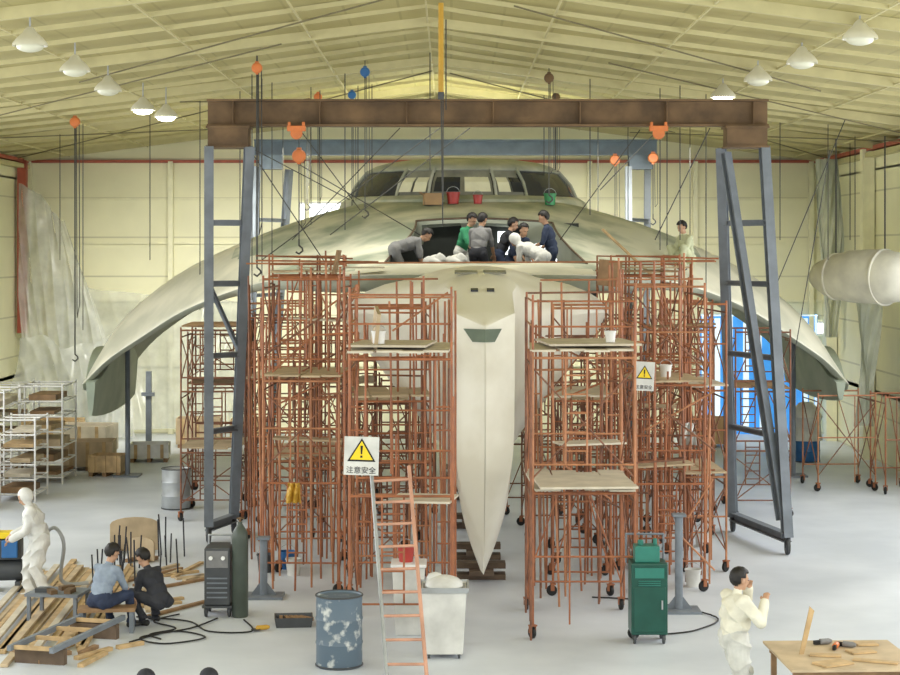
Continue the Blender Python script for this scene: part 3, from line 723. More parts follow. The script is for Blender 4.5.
def tower(cx,cy,w,l,th,tiers,rz=None,plats=(),guard=0,style=0,m='orange',frontx=False,label=None,cast=True):
    global tcount; tcount+=1
    if rz is None: rz=rt.uniform(-.07,.07)
    t=thing('scaffold_tower',label or 'orange tubular steel scaffold tower on casters beside the hull','scaffold',(cx,cy,0),rz,'hull scaffolding')
    z0=.2 if cast else 0
    for i in range(tiers):
        mm_='orange3' if (m=='orange' and (tcount+i)%3==0) else m
        for j,yy in enumerate((-l/2,l/2)): sp('end_frame',frame_mesh(w,th,(style+i*(tcount%3)+j)%4,mm_),t,(0,yy,z0+i*th),0 if (tcount+i)%2 else PI)
        a=z0+i*th+.15; b=a+th-.35
        for x in (-w/2,w/2):
            mb=MB()
            mb.tube((x,-l/2,a),(x,l/2,b),.012,6); mb.tube((x,-l/2,b),(x,l/2,a),.012,6); mb.tube((x,-l/2,b),(x,l/2,b),.015,6)
            mb.obj('cross_brace','orange2',t)
        if frontx or (i+tcount)%3==0:
            mb=MB(); mb.tube((-w/2,-l/2,a),(w/2,-l/2,b),.012,6); mb.tube((-w/2,-l/2,b),(w/2,-l/2,a),.012,6)
            mb.obj('cross_brace','orange2',t)
    zt=z0+tiers*th
    if cast:
        for x in (-w/2,w/2):
            for yy in (-l/2,l/2): sp('caster',CAST,t,(x,yy,0),rt.uniform(0,3))
    for (z,mm,fx) in plats:
        mb=MB(); n=max(2,int(w/.3))
        for k in range(n):
            mb.box((-w/2+(k+.5)*w/n,rt.uniform(-.12,.12),z+.02+.008*(k%2)),(w/n*1.02,l+.2+rt.uniform(-.4,.15),.03),(0,0,rt.uniform(-.04,.04)))
        mb.obj('platform_board',mm,t,label='worn plywood platform boards')
    if guard:
        mb=MB()
        for x in (-w/2,w/2):
            for yy in (-l/2,l/2): mb.tube((x,yy,zt),(x,yy,zt+guard*rt.uniform(.98,1.1)),.017)
            for k in (.5,.97): mb.tube((x,-l/2,zt+guard*k),(x,l/2,zt+guard*k),.014)
        for k in (.5,.97): mb.tube((-w/2,-l/2,zt+guard*k),(w/2,-l/2,zt+guard*k),.014)
        mb.obj('guard_rail',m,t)
    return t
tower(-.68,25.7,1.4,2.0,1.88,2,rz=.0,plats=((3.98,'ply2',0),),guard=.85,style=0)
tower(1.86,26.0,1.42,2.0,1.88,2,rz=.0,plats=((3.98,'ply2',0),(2.05,'ply2',0)),guard=.75,style=2)
tower(-.98,28.9,1.25,1.7,1.45,3,plats=((3.1,'ply',0),),style=1)
tower(2.1,29.0,.9,1.8,1.45,3,plats=((3.1,'ply2',0),),style=3)
tower(-1.25,31.9,1.0,1.6,1.3,2,plats=((2.8,'ply',0),),style=0,m='orange2')
tower(2.3,31.8,.9,1.6,1.3,2,plats=((2.8,'ply',0),),style=1,m='orange2')
tower(-1.1,34.3,1.1,1.6,1.3,2,style=2,m='orange2'); tower(2.0,34.5,1.1,1.6,1.3,2,style=0,m='orange2')
tower(-.9,37.5,1.1,1.6,1.3,2,style=1,m='orange2'); tower(1.7,37.5,1.1,1.6,1.3,2,style=3,m='orange2')
tower(-2.3,29.2,1.2,1.9,1.60,3,plats=((3.4,'ply',0),),style=0)
tower(-2.55,32.2,1.3,1.9,1.6,3,plats=((5.0,'ply',0),(1.8,'ply',0)),style=3,guard=.3)
tower(-3.15,34.6,1.2,1.9,1.42,3,style=1,plats=((3.0,'ply',0),))
tower(-3.5,36.9,1.2,1.7,1.3,3,style=2,plats=((2.8,'ply',0),),m='orange2')
tower(-4.78,36.8,1.2,1.9,1.22,3,style=0,plats=((3.86,'wood',0),(1.44,'ply',0)),m='orange2')
tower(-5.05,39.6,1.25,1.9,1.15,3,style=1,plats=((2.5,'wood',0),),m='orange2')
tower(-2.2,38.6,1.2,1.9,1.2,3,style=0,plats=((2.6,'ply',0),),m='orange2')
tower(-3.9,41.8,1.2,1.6,1.2,3,style=1,m='orange2')
tower(3.45,29.4,1.1,1.9,1.56,3,plats=((3.3,'ply',0),),style=0)
tower(3.35,32.2,1.2,1.9,1.6,3,plats=((5.0,'wood',0),),style=3,guard=.3)
tower(4.25,31.1,.7,1.8,1.45,3,plats=((3.1,'ply2',0),(1.65,'ply',0)),style=2)
tower(4.45,34.9,1.0,1.6,1.42,3,style=0,plats=((3.2,'ply',0),))
tower(3.2,35.2,1.2,1.9,1.32,3,style=1,plats=((1.55,'ply2',0),),m='orange2')
tower(6.35,37.3,1.1,1.9,1.2,3,style=3,plats=((2.6,'wood',0),),m='orange2')
tower(4.9,38.2,1.2,1.9,1.2,3,style=2,plats=((2.6,'wood',0),),m='orange2')
tower(3.2,38.6,1.2,1.9,1.2,3,style=0,m='orange2')
tower(8.85,41.0,1.3,1.4,2.0,1,style=2,label='short orange scaffold frame on casters standing alone')
tower(9.95,40.4,.7,1.2,2.0,1,style=2,label='short orange scaffold frame on casters standing alone')
tubes=[(.08,26.6,4.8),(1.13,26.8,4.7),(-.35,27.6,5.0),(-1.6,27.4,5.1),(2.7,27.9,5.1),(1.12,24.9,4.0),(.04,24.6,3.4),(-.02,27.4,3.6),(-.12,28.0,4.1),(1.2,27.4,3.9),(1.28,28.2,4.3),(1.17,26.2,2.6),(.02,26.0,4.2)]
def xr(sd,d,lo=None,hi=None):
    s=F/d
    if lo: return rt.uniform((lo-450)/s,(hi-450)/s)
    return rt.uniform((250-450)/s,(358-450)/s) if sd<0 else rt.uniform((600-450)/s,(714-450)/s)
for k in range(92):
    sd=rt.choice((-1,1)); d=rt.uniform(28.2,34.5); x=xr(sd,d); px=450+x*F/d
    hh=rt.choice((5.3,5.2,5.05,4.4,3.6,4.9)) if 290<px<690 else rt.choice((4.9,4.3,3.7,3.1,2.6))
    tubes.append((x,d,hh+rt.uniform(-.15,.1)))
for k in range(40):
    d=rt.uniform(27.2,30.0); lo,hi=((358,450) if k%2 else (522,615))
    tubes.append((xr(0,d,lo,hi),d,rt.choice((4.9,4.2,3.4,2.6,4.6))))
for x,d,z in tubes:
    MB().tube((0,0,0),(rt.uniform(-.12,.12) if abs(x-.6)>.7 else 0,0,z),.017).obj('scaffold_tube',rt.choice(('orange','orange','orange2','orange3')),loc=(x,d,0),label='single upright orange scaffold tube beside the hull',cat='scaffold tube',group='loose scaffold tubes')
hr=[((-1.5,26.6,4.7),(.05,26.6,4.7)),((1.15,27.2,4.75),(2.65,27.9,4.75)),((-3.3,30.6,5.22),(-1.2,30.2,5.2)),((-3.6,31.8,5.16),(4.7,31.8,5.20)),((2.7,30.6,5.2),(4.5,30.6,5.22)),((-3.4,31.5,5.3),(-1.7,31.5,5.25)),((2.9,31.5,5.3),(4.7,31.5,5.25)),((-2.8,29.9,4.9),(-.2,29.9,4.92)),((1.5,29.9,4.9),(4.2,29.9,4.92))]
for k in range(84):
    sd=rt.choice((-1,1)); d=rt.uniform(27.5,34.5); L=rt.uniform(.6,1.5); xa=xr(sd,d)
    if k%3==0: d=rt.uniform(27.2,30); lo,hi=((356,400) if sd<0 else (526,570)); xa=xr(0,d,lo,hi)
    xb=xa+L; lim=(448 if sd<0 and k%3==0 else 358 if sd<0 else 714); xb=min(xb,(lim-450)*d/F)
    if xb-xa<.3: xa=xb-.6
    z=rt.uniform(.8,4.6); hr.append(((xa,d,z),(xb,d+rt.uniform(-.3,.3),z+rt.choice((0,0,.05,.6,-.6)))))
for (a,b) in hr:
    v=Vector(b)-Vector(a)
    MB().tube((0,0,0),v,.015).obj('ledger_tube',rt.choice(('orange','orange2','orange3')),loc=a,label='orange ledger tube clamped to scaffold uprights',cat='scaffold tube',group='ledger tubes')
def board(p,size,rot,m='ply',lab='loose plywood board resting on the scaffold'):
    o=MB().box((0,0,0),size).obj('plywood_board',m,loc=p,label=lab,cat='board',group='loose boards'); o.rotation_euler=rot; return o
board((3.35,34.0,5.35),(1.3,.25,.04),(0,.75,0),'tim','timber plank leaning at a slant beside the deck')
board((-1.05,25.5,4.3),(.05,.9,.5),(.1,.1,.1),'ply'); board((1.98,26.0,4.07),(1.3,1.6,.03),(0,0,.08),'ply2')
board((-.81,25.6,4.07),(1.1,1.5,.03),(0,0,-.1),'ply2'); board((2.75,31,5.0),(.4,.04,.45),(0,.1,0),'wood'); board((-1.9,30.2,5.2),(.04,.8,.4),(0,.2,0),'wood')
board((1.88,25.3,2.14),(1.35,1.3,.03),(0,0,.05),'ply2'); board((-.36,25.0,1.95),(.85,.8,.03),(0,0,-.15),'ply2'); board((2.1,27.1,2.5),(1.0,.5,.03),(0,0,.3),'ply2')
board((-2.3,29.5,2.3),(1.2,.4,.03),(0,.05,.1),'ply'); board((3.4,29.4,1.9),(1.1,.5,.03),(0,-.04,.1),'ply'); board((-2.6,32.4,3.1),(1.3,.5,.03),(0,.04,0),'wood'); board((3.5,32.4,2.6),(1.2,.5,.03),(0,.03,0),'ply'); board((3.9,31,4.1),(1.3,.4,.03),(0,-.05,0),'wood'); board((-2.2,31,4.2),(1.2,.4,.03),(0,.05,0),'ply2')
board((-2.0,33.0,5.08),(1.6,.5,.03),(0,.0,.05),'ply2'); board((3.6,33.0,5.08),(1.6,.5,.03),(0,.0,-.05),'ply')
for (x,y,z,r,h,m_,l_) in ((-1.0,25.2,4.09,.1,.18,'white','white plastic pail on a scaffold platform'),(2.28,25.6,4.09,.08,.16,'white','white plastic pail on a scaffold platform'),(3.5,29.2,3.34,.10,.2,'white','white plastic pail on a scaffold platform'),(-2.6,29.9,0,.13,.28,'tarp','pale paint pail on the floor'),(3.9,28.9,0,.13,.28,'tarp','pale paint pail on the floor'),(-3.1,30.2,0,.14,.3,'dsteel','dark paint pail on the floor'),(-2.75,30.5,0,.14,.3,'blueb','blue paint pail on the floor'),(3.2,30.6,0,.14,.3,'tarp','pale paint pail on the floor'),(4.6,32.8,0,.14,.3,'white','white plastic pail on the floor')):
    t=thing('pail',l_,'bucket',(x,y,z),group='scaffold pails')
    MB().lathe([(r*.1,0),(r*.8,0),(r,h),(r*1.06,h),(r*1.06,h-.02),(r*.96,h-.02),(r*.76,.02),(r*.1,.02)],20).obj('pail_body',m_,t,smooth=True)
    MB().path([(-r*math.cos(a),0,h*.9+r*math.sin(a)) for a in [PI*i/10 for i in range(11)]],.005,6).obj('bail_handle','galv',t)
def jacket(loc,m,label,s_=1):
    mb=MB(); rows=[]
    for j in range(9):
        v=j/8; r=[]
        for i in range(15):
            u=i/14; w=(.22+.06*v)*s_; r.append(((u-.5)*2*w,.05*math.sin(u*14+v*3)+.03*math.sin(v*9),-v*.75*s_))
        rows.append(r)
    mb.grid(rows); mb.obj('hanging_jacket',m,loc=loc,label=label,cat='jacket',smooth=True,solid=.01)
jacket((-2.45,28.2,1.75),'ochre','small yellow cloth hung over a scaffold tube',.42); jacket((4.0,30.2,2.5),'tarp','white cloth hung over a scaffold tube',.5)
# ================= WARNING SIGNS
def sign(loc,w,h,rz,tilt=0):
    t=thing('warning_sign','white board with yellow triangle and black exclamation mark','warning sign',loc,rz,'warning signs')
    t.rotation_euler=(0,tilt,rz)
    MB().box((0,0,0),(w,.015,h)).obj('sign_board','tarp',t,bevel=.003)
    R=w*.47; zc=h*.10
    def tri(R,y): return [(R*math.cos(a),y,zc+R*math.sin(a)*.95-R*.1) for a in (PI/2,PI*7/6,PI*11/6)]
    mb=MB(); mb.prism(tri(R,-.012),(0,.004,0)); mb.mi=1; mb.prism(tri(R*.80,-.016),(0,.004,0)); mb.obj('warning_triangle',['black','yellow'],t)
    mb=MB(); mb.prism([(-R*.08,-.02,zc+R*.40),(R*.08,-.02,zc+R*.40),(R*.04,-.02,zc-R*.12),(-R*.04,-.02,zc-R*.12)],(0,.004,0)); mb.box((0,-.018,zc-R*.27),(R*.13,.004,R*.13)); mb.obj('exclamation_mark','black',t)
    o=bpy.data.objects.new('lettering',TXT); sc.collection.objects.link(o); o.parent=t; o.location=(0,-.012,-h*.38); o.rotation_euler=(PI/2,0,0); o.scale=(w*2.15,)*3
sign((-1.195,24.3,2.62),.47,.52,0,.03); sign((3.0,27.8,3.45),.31,.45,0,.05)
# ================= LADDER
t=thing('step_ladder','tall pinkish-tan ladder with one grey rail leaning on scaffold','ladder',(-.79,22.65,0))
a0=Vector((0,0,0)); a1=Vector((-.30,2.0,2.55)); MB().tube(a0,a1,.026).obj('ladder_rail','galv',t,label='grey metal ladder rail')
b0=Vector((.50,0,0)); b1=Vector((.23,1.9,2.45)); MB().tube(b0,b1,.026).obj('ladder_rail','pink',t)
for k in range(9):
    f=(k+.6)/9.2; p=a0.lerp(Vector((-.285,1.9,2.42)),f); q=b0.lerp(b1,f)
    MB().tube(p,q,.02).obj('ladder_rung','pink',t)
def drum(loc,r,h,m,label,name='oil_drum',rim='dsteel'):
    t=thing(name,label,'drum',loc)
    mb=MB(); pr=[(r*.2,.0),(r*.97,0),(r,.02)]
    for k in (1,2): pr+=[(r,h*k/3-.03),(r*1.035,h*k/3),(r,h*k/3+.03)]
    pr+=[(r,h-.02),(r*.97,h-.01),(r*.93,h-.03),(r*.1,h-.03)]
    mb.lathe(pr,32); mb.obj('drum_shell',m,t,smooth=True)
    for z in (.02,h-.01):
        n=28; mb=MB()
        mb.path([(r*1.01*math.cos(2*PI*i/n),r*1.01*math.sin(2*PI*i/n),z) for i in range(n+1)],.012,6)
        mb.obj('rim',rim,t,smooth=True)
    return t
drum((-1.44,23.4,0),.3,.93,'drum','dark blue-grey steel drum splashed with white paint')
drum((-5.72,37.6,0),.3,.85,'galv','grey drum beside the scaffold')
d_=drum((9.1,46.0,0),.35,.85,'blueb','blue barrel draped with white plastic','barrel')
mb=MB(); mb.lathe([(.42,.55),(.38,.8),(.36,1.0),(.42,1.15),(.30,1.35),(.18,1.5),(.05,1.52)],20); o=mb.obj('plastic_cover','tarp',d_,smooth=True,label='crumpled white plastic cover')
t=thing('welding_machine','dark welding machine with control panel on a small cart','welder',(-3.42,26.7,0))
mb=MB(); mb.box((0,0,.6),(.38,.55,.85)); mb.obj('housing','dsteel',t,bevel=.02)
mb=MB(); mb.box((0,-.285,.86),(.32,.015,.25)); mb.obj('control_panel','grey',t)
for x in (-.09,.09): MB().tube((x,-.29,.88),(x,-.32,.88),.03,12).obj('knob','white',t)
for k in range(5): MB().box((0,-.285,.3+.07*k),(.3,.012,.02)).obj('vent','steel',t)
mb=MB(); mb.path([(-.17,.1,1.02),(-.17,.1,1.16),(.17,.1,1.16),(.17,.1,1.02)],.015); mb.obj('handle','galv',t)
for x in (-.17,.17):
    for y in (-.2,.2): wheelpart(t,x,y,.08,.04)
mb=MB(); mb.box((0,0,.16),(.44,.6,.03)); mb.obj('cart_base','dsteel',t)
t=thing('gas_cylinder','tall dark grey-green gas cylinder with brass valve standing upright','gas cylinder',(-3.09,26.5,0))
MB().lathe([(.11,0),(.12,.03),(.12,1.15),(.11,1.25),(.06,1.33),(.035,1.37),(.035,1.40)],24).obj('cylinder_shell','cyl',t,smooth=True)
mb=MB(); mb.tube((0,0,1.38),(0,0,1.47),.018); mb.tube((-.05,0,1.45),(.06,0,1.45),.012); mb.obj('valve','rust',t,smooth=True)
def taper(mb,w0,d0,w1,d1,z0,z1,t_=.02):
    r=[]
    for (w,dd,z) in ((w0,d0,z0),(w1,d1,z1),(w1-t_*2,d1-t_*2,z1),(w0-t_*2,d0-t_*2,z0+.03)):
        r.append([(-w/2,-dd/2,z),(w/2,-dd/2,z),(w/2,dd/2,z),(-w/2,dd/2,z)])
    V=mb.grid(r,closed=True); mb.bm.faces.new(V[0]); mb.bm.faces.new(V[-1])
t=thing('waste_bin','large white plastic-lined bin with a folded lid','bin',(-.08,24.0,0))
mb=MB(); taper(mb,.5,.5,.60,.58,.06,.93); mb.obj('bin_body','tarp',t,bevel=.01)
mb=MB(); taper(mb,.64,.62,.66,.64,.88,.95); mb.obj('rim','galv',t)
mb=MB(); mb.sph((0,0,.93),(.26,.24,.14),14,8); mb.sph((-.12,.05,1.0),(.12,.1,.1)); mb.obj('bin_liner','tarp',t,smooth=True)
for x in (-.2,.2): 
    for y in (-.2,.2): wheelpart(t,x,y,.05,.03)
t=thing('waste_bin','smaller pale bin standing behind the ladder','bin',(-.58,25.4,0))
mb=MB(); taper(mb,.36,.4,.46,.5,.0,.95); mb.obj('bin_body','tarp',t,bevel=.01)
MB().box((0,0,.98),(.5,.54,.05)).obj('bin_lid','white',t,bevel=.015)
def bucket(loc,r,h,m,label):
    t=thing('bucket',label,'bucket',loc,group='buckets')
    MB().lathe([(r*.1,0),(r*.8,0),(r,h),(r*1.06,h),(r*1.06,h-.02),(r*.96,h-.02),(r*.76,.02),(r*.1,.02)],20).obj('bucket_body',m,t,smooth=True)
    MB().path([(-r*math.cos(a),0,h*.9+r*1.0*math.sin(a)) for a in [PI*i/10 for i in range(11)]],.006,6).obj('bail_handle','galv',t)
bucket((-.62,25.4,1.005),.12,.22,'bucketr','red plastic bucket on a bin')
t=thing('gas_cabinet','dark green metal trolley cabinet on casters','cabinet',(2.73,24.85,0))
MB().box((0,0,.62),(.5,.45,.98)).obj('cabinet_body','dgreen',t,bevel=.015)
mb=MB(); mb.box((0,-.235,.48),(.44,.02,.62)); o=mb.obj('cabinet_door','dgreen',t,bevel=.01); MB().box((.17,-.26,.55),(.02,.03,.12)).obj('door_handle','galv',o)
MB().box((0,-.23,.98),(.4,.02,.14)).obj('label_plate','teal',t)
for k in range(3): MB().box((0,-.235,.87-.03*k),(.3,.015,.012)).obj('vent','teal',t)
mb=MB(); mb.box((-.02,0,1.22),(.34,.3,.22)); mb.tube((-.1,0,1.33),(-.1,0,1.4),.04,12); mb.tube((.1,0,1.33),(.1,0,1.42),.03,12); mb.obj('top_unit','teal',t,bevel=.01)
mb=MB(); mb.path([(-.28,.2,1.05),(-.28,.2,1.45),(.24,.2,1.45),(.24,.2,1.05)],.015); mb.obj('push_handle','steel',t)
for x in (-.2,.2):
    for y in (-.17,.17): wheelpart(t,x,y,.07,.035)
for (x,d,h) in ((3.42,26.9,1.42),(-2.9,28.0,0.9)):
    t=thing('pipe_stand','grey steel post on a flat base plate','stand',(x,d,0),group='pipe stands')
    MB().box((0,0,.02),(.62,.5,.04)).obj('base_plate','steel',t); MB().tube((0,0,.04),(0,0,h),.06,14).obj('post','steel',t,smooth=True)
    MB().box((0,0,h+.02),(.2,.2,.04)).obj('top_plate','steel',t)
    for s2 in (-1,1): MB().prism([(0,.0,.04),(s2*.2,0,.04),(0,0,.3)],(0,.012,0)).obj('gusset','steel',t)
t=thing('steel_post','grey square post with base standing near the wall','post',(-7.95,47.5,0))
MB().box((0,0,1.1),(.14,.14,2.2)).obj('post','steel',t); MB().box((0,0,.03),(.7,.6,.06)).obj('base_plate','steel',t); MB().box((0,-.09,1.6),(.35,.06,.10)).obj('bracket','steel',t)
# ================= TABLE
t=thing('work_table','plywood topped work table on timber trestle legs','table',(4.5,20.7,0),.04)
MB().box((0,0,.735),(1.5,1.5,.03)).obj('table_top','ply',t,bevel=.004)
for y in (-.6,.6): MB().box((0,y,.68),(1.4,.05,.08)).obj('apron','wood',t)
for x in (-.65,.65):
    for y in (-.6,.6): MB().box((x,y,.36),(.06,.06,.72)).obj('leg','wood',t)
MB().prism([(0,0,0),(.05,0,0),(.17,0,.5),(.12,0,.55)],(0,.03,0)).obj('timber_offcut','tim',loc=(4.02,20.7,.75),label='slim timber offcut propped upright on the table',cat='timber')
for (x,y,r) in ((4.35,21.2,.3),(4.6,21.1,-.5),(4.48,20.95,1.2)):
    t=thing('hand_tool','small power tool with black grip lying on the table','tool',(x,y,.75),r,'table tools')
    MB().lathe([(.02,0),(.035,.01),(.035,.12),(.02,.16)],14,Matrix.Translation((0,0,.036))@Matrix.Rotation(PI/2,4,'Y')).obj('tool_body','hoist' if r>1 else 'grey',t,smooth=True)
    MB().box((-.03,0,.03),(.09,.04,.05)).obj('grip','black',t,bevel=.008)
for (x,y,sx,sy,r) in ((4.75,20.8,.3,.2,.3),(4.3,20.6,.35,.12,-.2),(4.9,21.2,.25,.18,.1),(4.3,20.2,.4,.25,.5),(4.8,20.3,.5,.1,-.4)):
    MB().box((0,0,.012),(sx,sy,.02)).obj('plywood_offcut','tim',loc=(x,y,.752),rz=r,label='small flat plywood offcut on the table',cat='board',group='table offcuts')
# ================= LEFT FOREGROUND
for i in range(15):
    x=-6.75+i*.115+random.uniform(-.02,.02); L=random.uniform(5.0,7.4); y=27.2+random.uniform(-.4,.5)
    MB().box((0,0,.025),(.10,L,.045)).obj('timber_plank',random.choice(['tim','ply','tim','ply2']),loc=(x,y,.0 if i%3 else .05),rz=.06+random.uniform(-.015,.015),label='long pale timber plank lying on the floor',cat='timber',group='timber planks',bevel=.004)
for i in range(16):
    MB().box((0,0,.02),(.08,random.uniform(.5,1.5),.04)).obj('timber_batten',random.choice(['tim','wood','ply']),loc=(-5.0+random.uniform(-.1,1.0),28.6+random.uniform(-1.6,2.2),0),rz=-.3+random.uniform(-.8,.8),label='short timber batten lying on the floor',cat='timber',group='timber battens')
t=thing('low_trestle','ladder-like grey steel rails on timber support blocks','trestle',(-5.15,24.3,0),-.25)
for x in (-.3,.3): MB().box((x,0,.24),(.06,2.2,.07)).obj('trestle_rail','steel',t)
for k in range(4): MB().box((0,-1.0+k*.6,.24),(.6,.05,.05)).obj('trestle_rung','tim',t)
for y in (-.8,.8): MB().box((0,y,.10),(.7,.1,.2)).obj('support_block','dwood',t)
for i in range(9):
    MB().box((0,0,.025),(.08,random.uniform(.3,1.1),.05)).obj('timber_batten',random.choice(['tim','wood']),loc=(-4.9+random.uniform(-1.1,.7),23.9+random.uniform(-.4,.7),0),rz=random.uniform(-1,1),label='short timber batten lying on the floor',cat='timber',group='timber battens')
t=thing('work_bench','low steel bench the welders sit on','bench',(-4.85,25.45,0),.1)
MB().box((0,0,.33),(.8,.32,.05)).obj('bench_top','wood',t)
for x in (-.35,.35): MB().box((x,0,.155),(.06,.28,.31)).obj('leg','steel',t)
t=thing('steel_table','low steel layout table with clutter on top','table',(-5.7,26.2,0),-.15)
MB().box((0,0,.42),(.8,.6,.04)).obj('table_top','steel',t)
for x in (-.35,.35):
    for y in (-.25,.25): MB().box((x,y,.20),(.05,.05,.40)).obj('leg','steel',t)
for i,(x,y) in enumerate(((-5.9,26.1),(-5.6,26.3),(-5.5,26.05),(-5.75,26.0))):
    MB().box((0,0,.03),(.22,.1,.06)).obj('steel_offcut','rust' if i else 'dsteel',loc=(x,y,.44),rz=i*.7,label='small rusty steel offcut on the low table',cat='offcut',group='steel offcuts')
for (x,d,w,h,rz) in ((-5.65,32.2,.85,.62,.2),(-5.35,31.2,.5,.42,-.4)):
    t=thing('plywood_template','curved-top plywood template part standing in a floor rack','template',(x,d,0),rz,'plywood templates')
    pts=[(-w/2,0,.02),(w/2,0,.02),(w/2,0,h*.8)]+[(w/2*math.cos(a),0,h*.8+h*.2*math.sin(a)) for a in [PI*i/8 for i in range(1,8)]]+[(-w/2,0,h*.8)]
    mb=MB(); mb.prism(pts,(0,.04,0)); mb.obj('panel','ply' ,t)
    for q in (-.3,.3): MB().box((q*w,.02,.04),(.06,.5,.06)).obj('rack_foot','wood',t)
for i in range(24):
    MB().tube((0,0,0),(random.uniform(-.05,.05),0,random.uniform(.4,.75)),.013).obj('steel_rod','dark',loc=(-5.3+random.uniform(-.6,.8),30.3+random.uniform(-1.5,1.6),0),label='upright dark steel rod on the floor',cat='rod',group='steel rods')
t=thing('air_compressor','yellow and blue compressor machine on skids','compressor',(-7.05,28.6,0),.1)
MB().lathe([(.05,-.32),(.13,-.3),(.17,-.25),(.17,.25),(.13,.3),(.05,.32)],20,Matrix.Translation((0,0,.32))@Matrix.Rotation(PI/2,4,'Y')).obj('air_tank','dsteel',t,smooth=True)
MB().box((.0,0,.66),(.5,.35,.32)).obj('motor_housing','dsteel',t,bevel=.03)
MB().box((.08,-.2,.68),(.25,.06,.28)).obj('side_cover','blueb',t,bevel=.02)
MB().box((.0,0,.88),(.5,.32,.1)).obj('belt_guard','yellow',t,bevel=.02)
MB().tube((-.15,0,.92),(-.15,0,1.1),.05,12).obj('air_filter','dsteel',t)
for x in (-.2,.2): MB().box((x,0,.08),(.08,.4,.16)).obj('skid','dsteel',t)
def hose(pts,m='black',r=.012,lab='black hose snaking over the floor'):
    P=[Vector(p) for p in pts]; out=[]
    for i in range(len(P)-1):
        p0=P[max(0,i-1)];p1=P[i];p2=P[i+1];p3=P[min(len(P)-1,i+2)]
        for k in range(7):
            t_=k/7; out.append(.5*((2*p1)+(-p0+p2)*t_+(2*p0-5*p1+4*p2-p3)*t_**2+(-p0+3*p1-3*p2+p3)*t_**3))
    out.append(P[-1])
    MB().path(out,r,6).obj('hose',m,label=lab,cat='hose',group='floor hoses',smooth=True)
hose([(-3.4,26.3,.02),(-3.7,25.6,.02),(-4.3,25.0,.02),(-3.9,24.6,.02),(-3.4,25.0,.02),(-3.9,25.4,.02),(-4.4,24.7,.02)])
hose([(-3.0,26.2,.02),(-2.8,25.4,.02),(-3.4,25.4,.02),(-3.8,26.1,.02),(-4.6,26.4,.02)])
hose([(-4.0,26.6,.02),(-4.3,26.1,.02),(-3.9,25.6,.02),(-4.2,25.2,.02),(-4.0,24.9,.02)])
hose([(3.0,25.2,.02),(3.5,25.5,.02),(3.9,26.4,.02),(3.0,27.6,.02),(2.2,27.9,.02)])
hose([(-6.4,28.3,.9),(-6.2,28.2,1.05),(-6.05,28.2,.8),(-6.1,28.3,.2),(-5.7,28.4,.15)],'galv',.03,'grey vacuum hose held near the white-suited worker')
t=thing('tool_tray','dark shallow tray of tools on the floor','tray',(-2.25,25.9,0),.1)
mb=MB(); taper(mb,.5,.35,.55,.4,0,.14); mb.obj('tray_body','dsteel',t)
for k in range(5): MB().box((-.18+.09*k,0,.1),(.05,.25,.05),(0,0,.2*k)).obj('tray_tool','wood',t)
for (x,y,m_,l_) in ((-3.02,22.55,'dark','black welding helmet lying on the floor'),(-3.8,22.5,'dark','black welding helmet lying on the floor')):
    t=thing('welding_helmet',l_,'helmet',(x,y,0),.3)
    MB().sph((0,0,.06),(.12,.15,.11)).obj('helmet_shell',m_,t,smooth=True); MB().box((0,-.14,.07),(.10,.03,.04)).obj('visor','steel',t,bevel=.005)
t=thing('angle_grinder','yellow angle grinder lying on the floor','tool',(-2.75,25.5,0),.4)
MB().lathe([(.02,0),(.035,.02),(.035,.16),(.02,.2)],14,Matrix.Translation((0,0,.045))@Matrix.Rotation(PI/2,4,'Y')).obj('tool_body','ochre',t,smooth=True); MB().tube((0,0,.02),(0,0,.03),.07,16).obj('grinding_disc','dsteel',t)
def ond(x,d): return (x,d,deckz(x,d)+.0)
bucket(ond(.07,40.1),.15,.26,'bucketr','red plastic bucket on the cabin deck'); bucket((2.25,40.5,deckz(2.25,40.5)),.14,.26,'bucketg','green plastic bucket on the cabin deck')
bucket(ond(.62,40.1),.11,.2,'bucketr','small red bucket beside the cabin window')
t=thing('carton','open brown cardboard box on deck','box',(-.38,40.0,deckz(-.38,40.0)),.2)
mb=MB(); taper(mb,.4,.3,.4,.3,0,.26,.01); mb.obj('carton_body','card',t); MB().box((-.24,0,.24),(.12,.3,.01),(0,.6,0)).obj('carton_flap','card',t)
# ================= BACKGROUND LEFT
def rack(x,d,w,l,h,n):
    t=thing('storage_rack','white tubular rack holding cut wood panels','rack',(x,d,0),0,'white storage racks')
    for sx in (-1,1):
        for sy in (-1,1): MB().tube((sx*w/2,sy*l/2,0),(sx*w/2,sy*l/2,h),.022).obj('upright','white',t)
    for k in range(n):
        z=.15+k*(h-.2)/(n-1); mb=MB()
        for sy in (-1,0,1): mb.tube((-w/2,sy*l/2,z),(w/2,sy*l/2,z),.018)
        for sx in (-1,1): mb.tube((sx*w/2,-l/2,z),(sx*w/2,l/2,z),.018)
        mb.obj('shelf_frame','white',t)
        if k<n-1: MB().box((random.uniform(-.1,.1),0,z+.08),(w*random.uniform(.5,.85),l*.8,random.uniform(.06,.16)),(0,0,random.uniform(-.1,.1))).obj('wood_panel',random.choice(['ply','wood','ply2','wood','tim']),t)
rack(-10.4,40.5,1.1,1.5,2.3,7); rack(-9.45,42.3,1.0,1.5,2.3,7); rack(-10.7,43.5,1.2,1.5,2.2,6); rack(-9.3,39.2,.8,1.2,1.8,6); rack(-10.1,37.8,1.0,1.2,1.5,5)
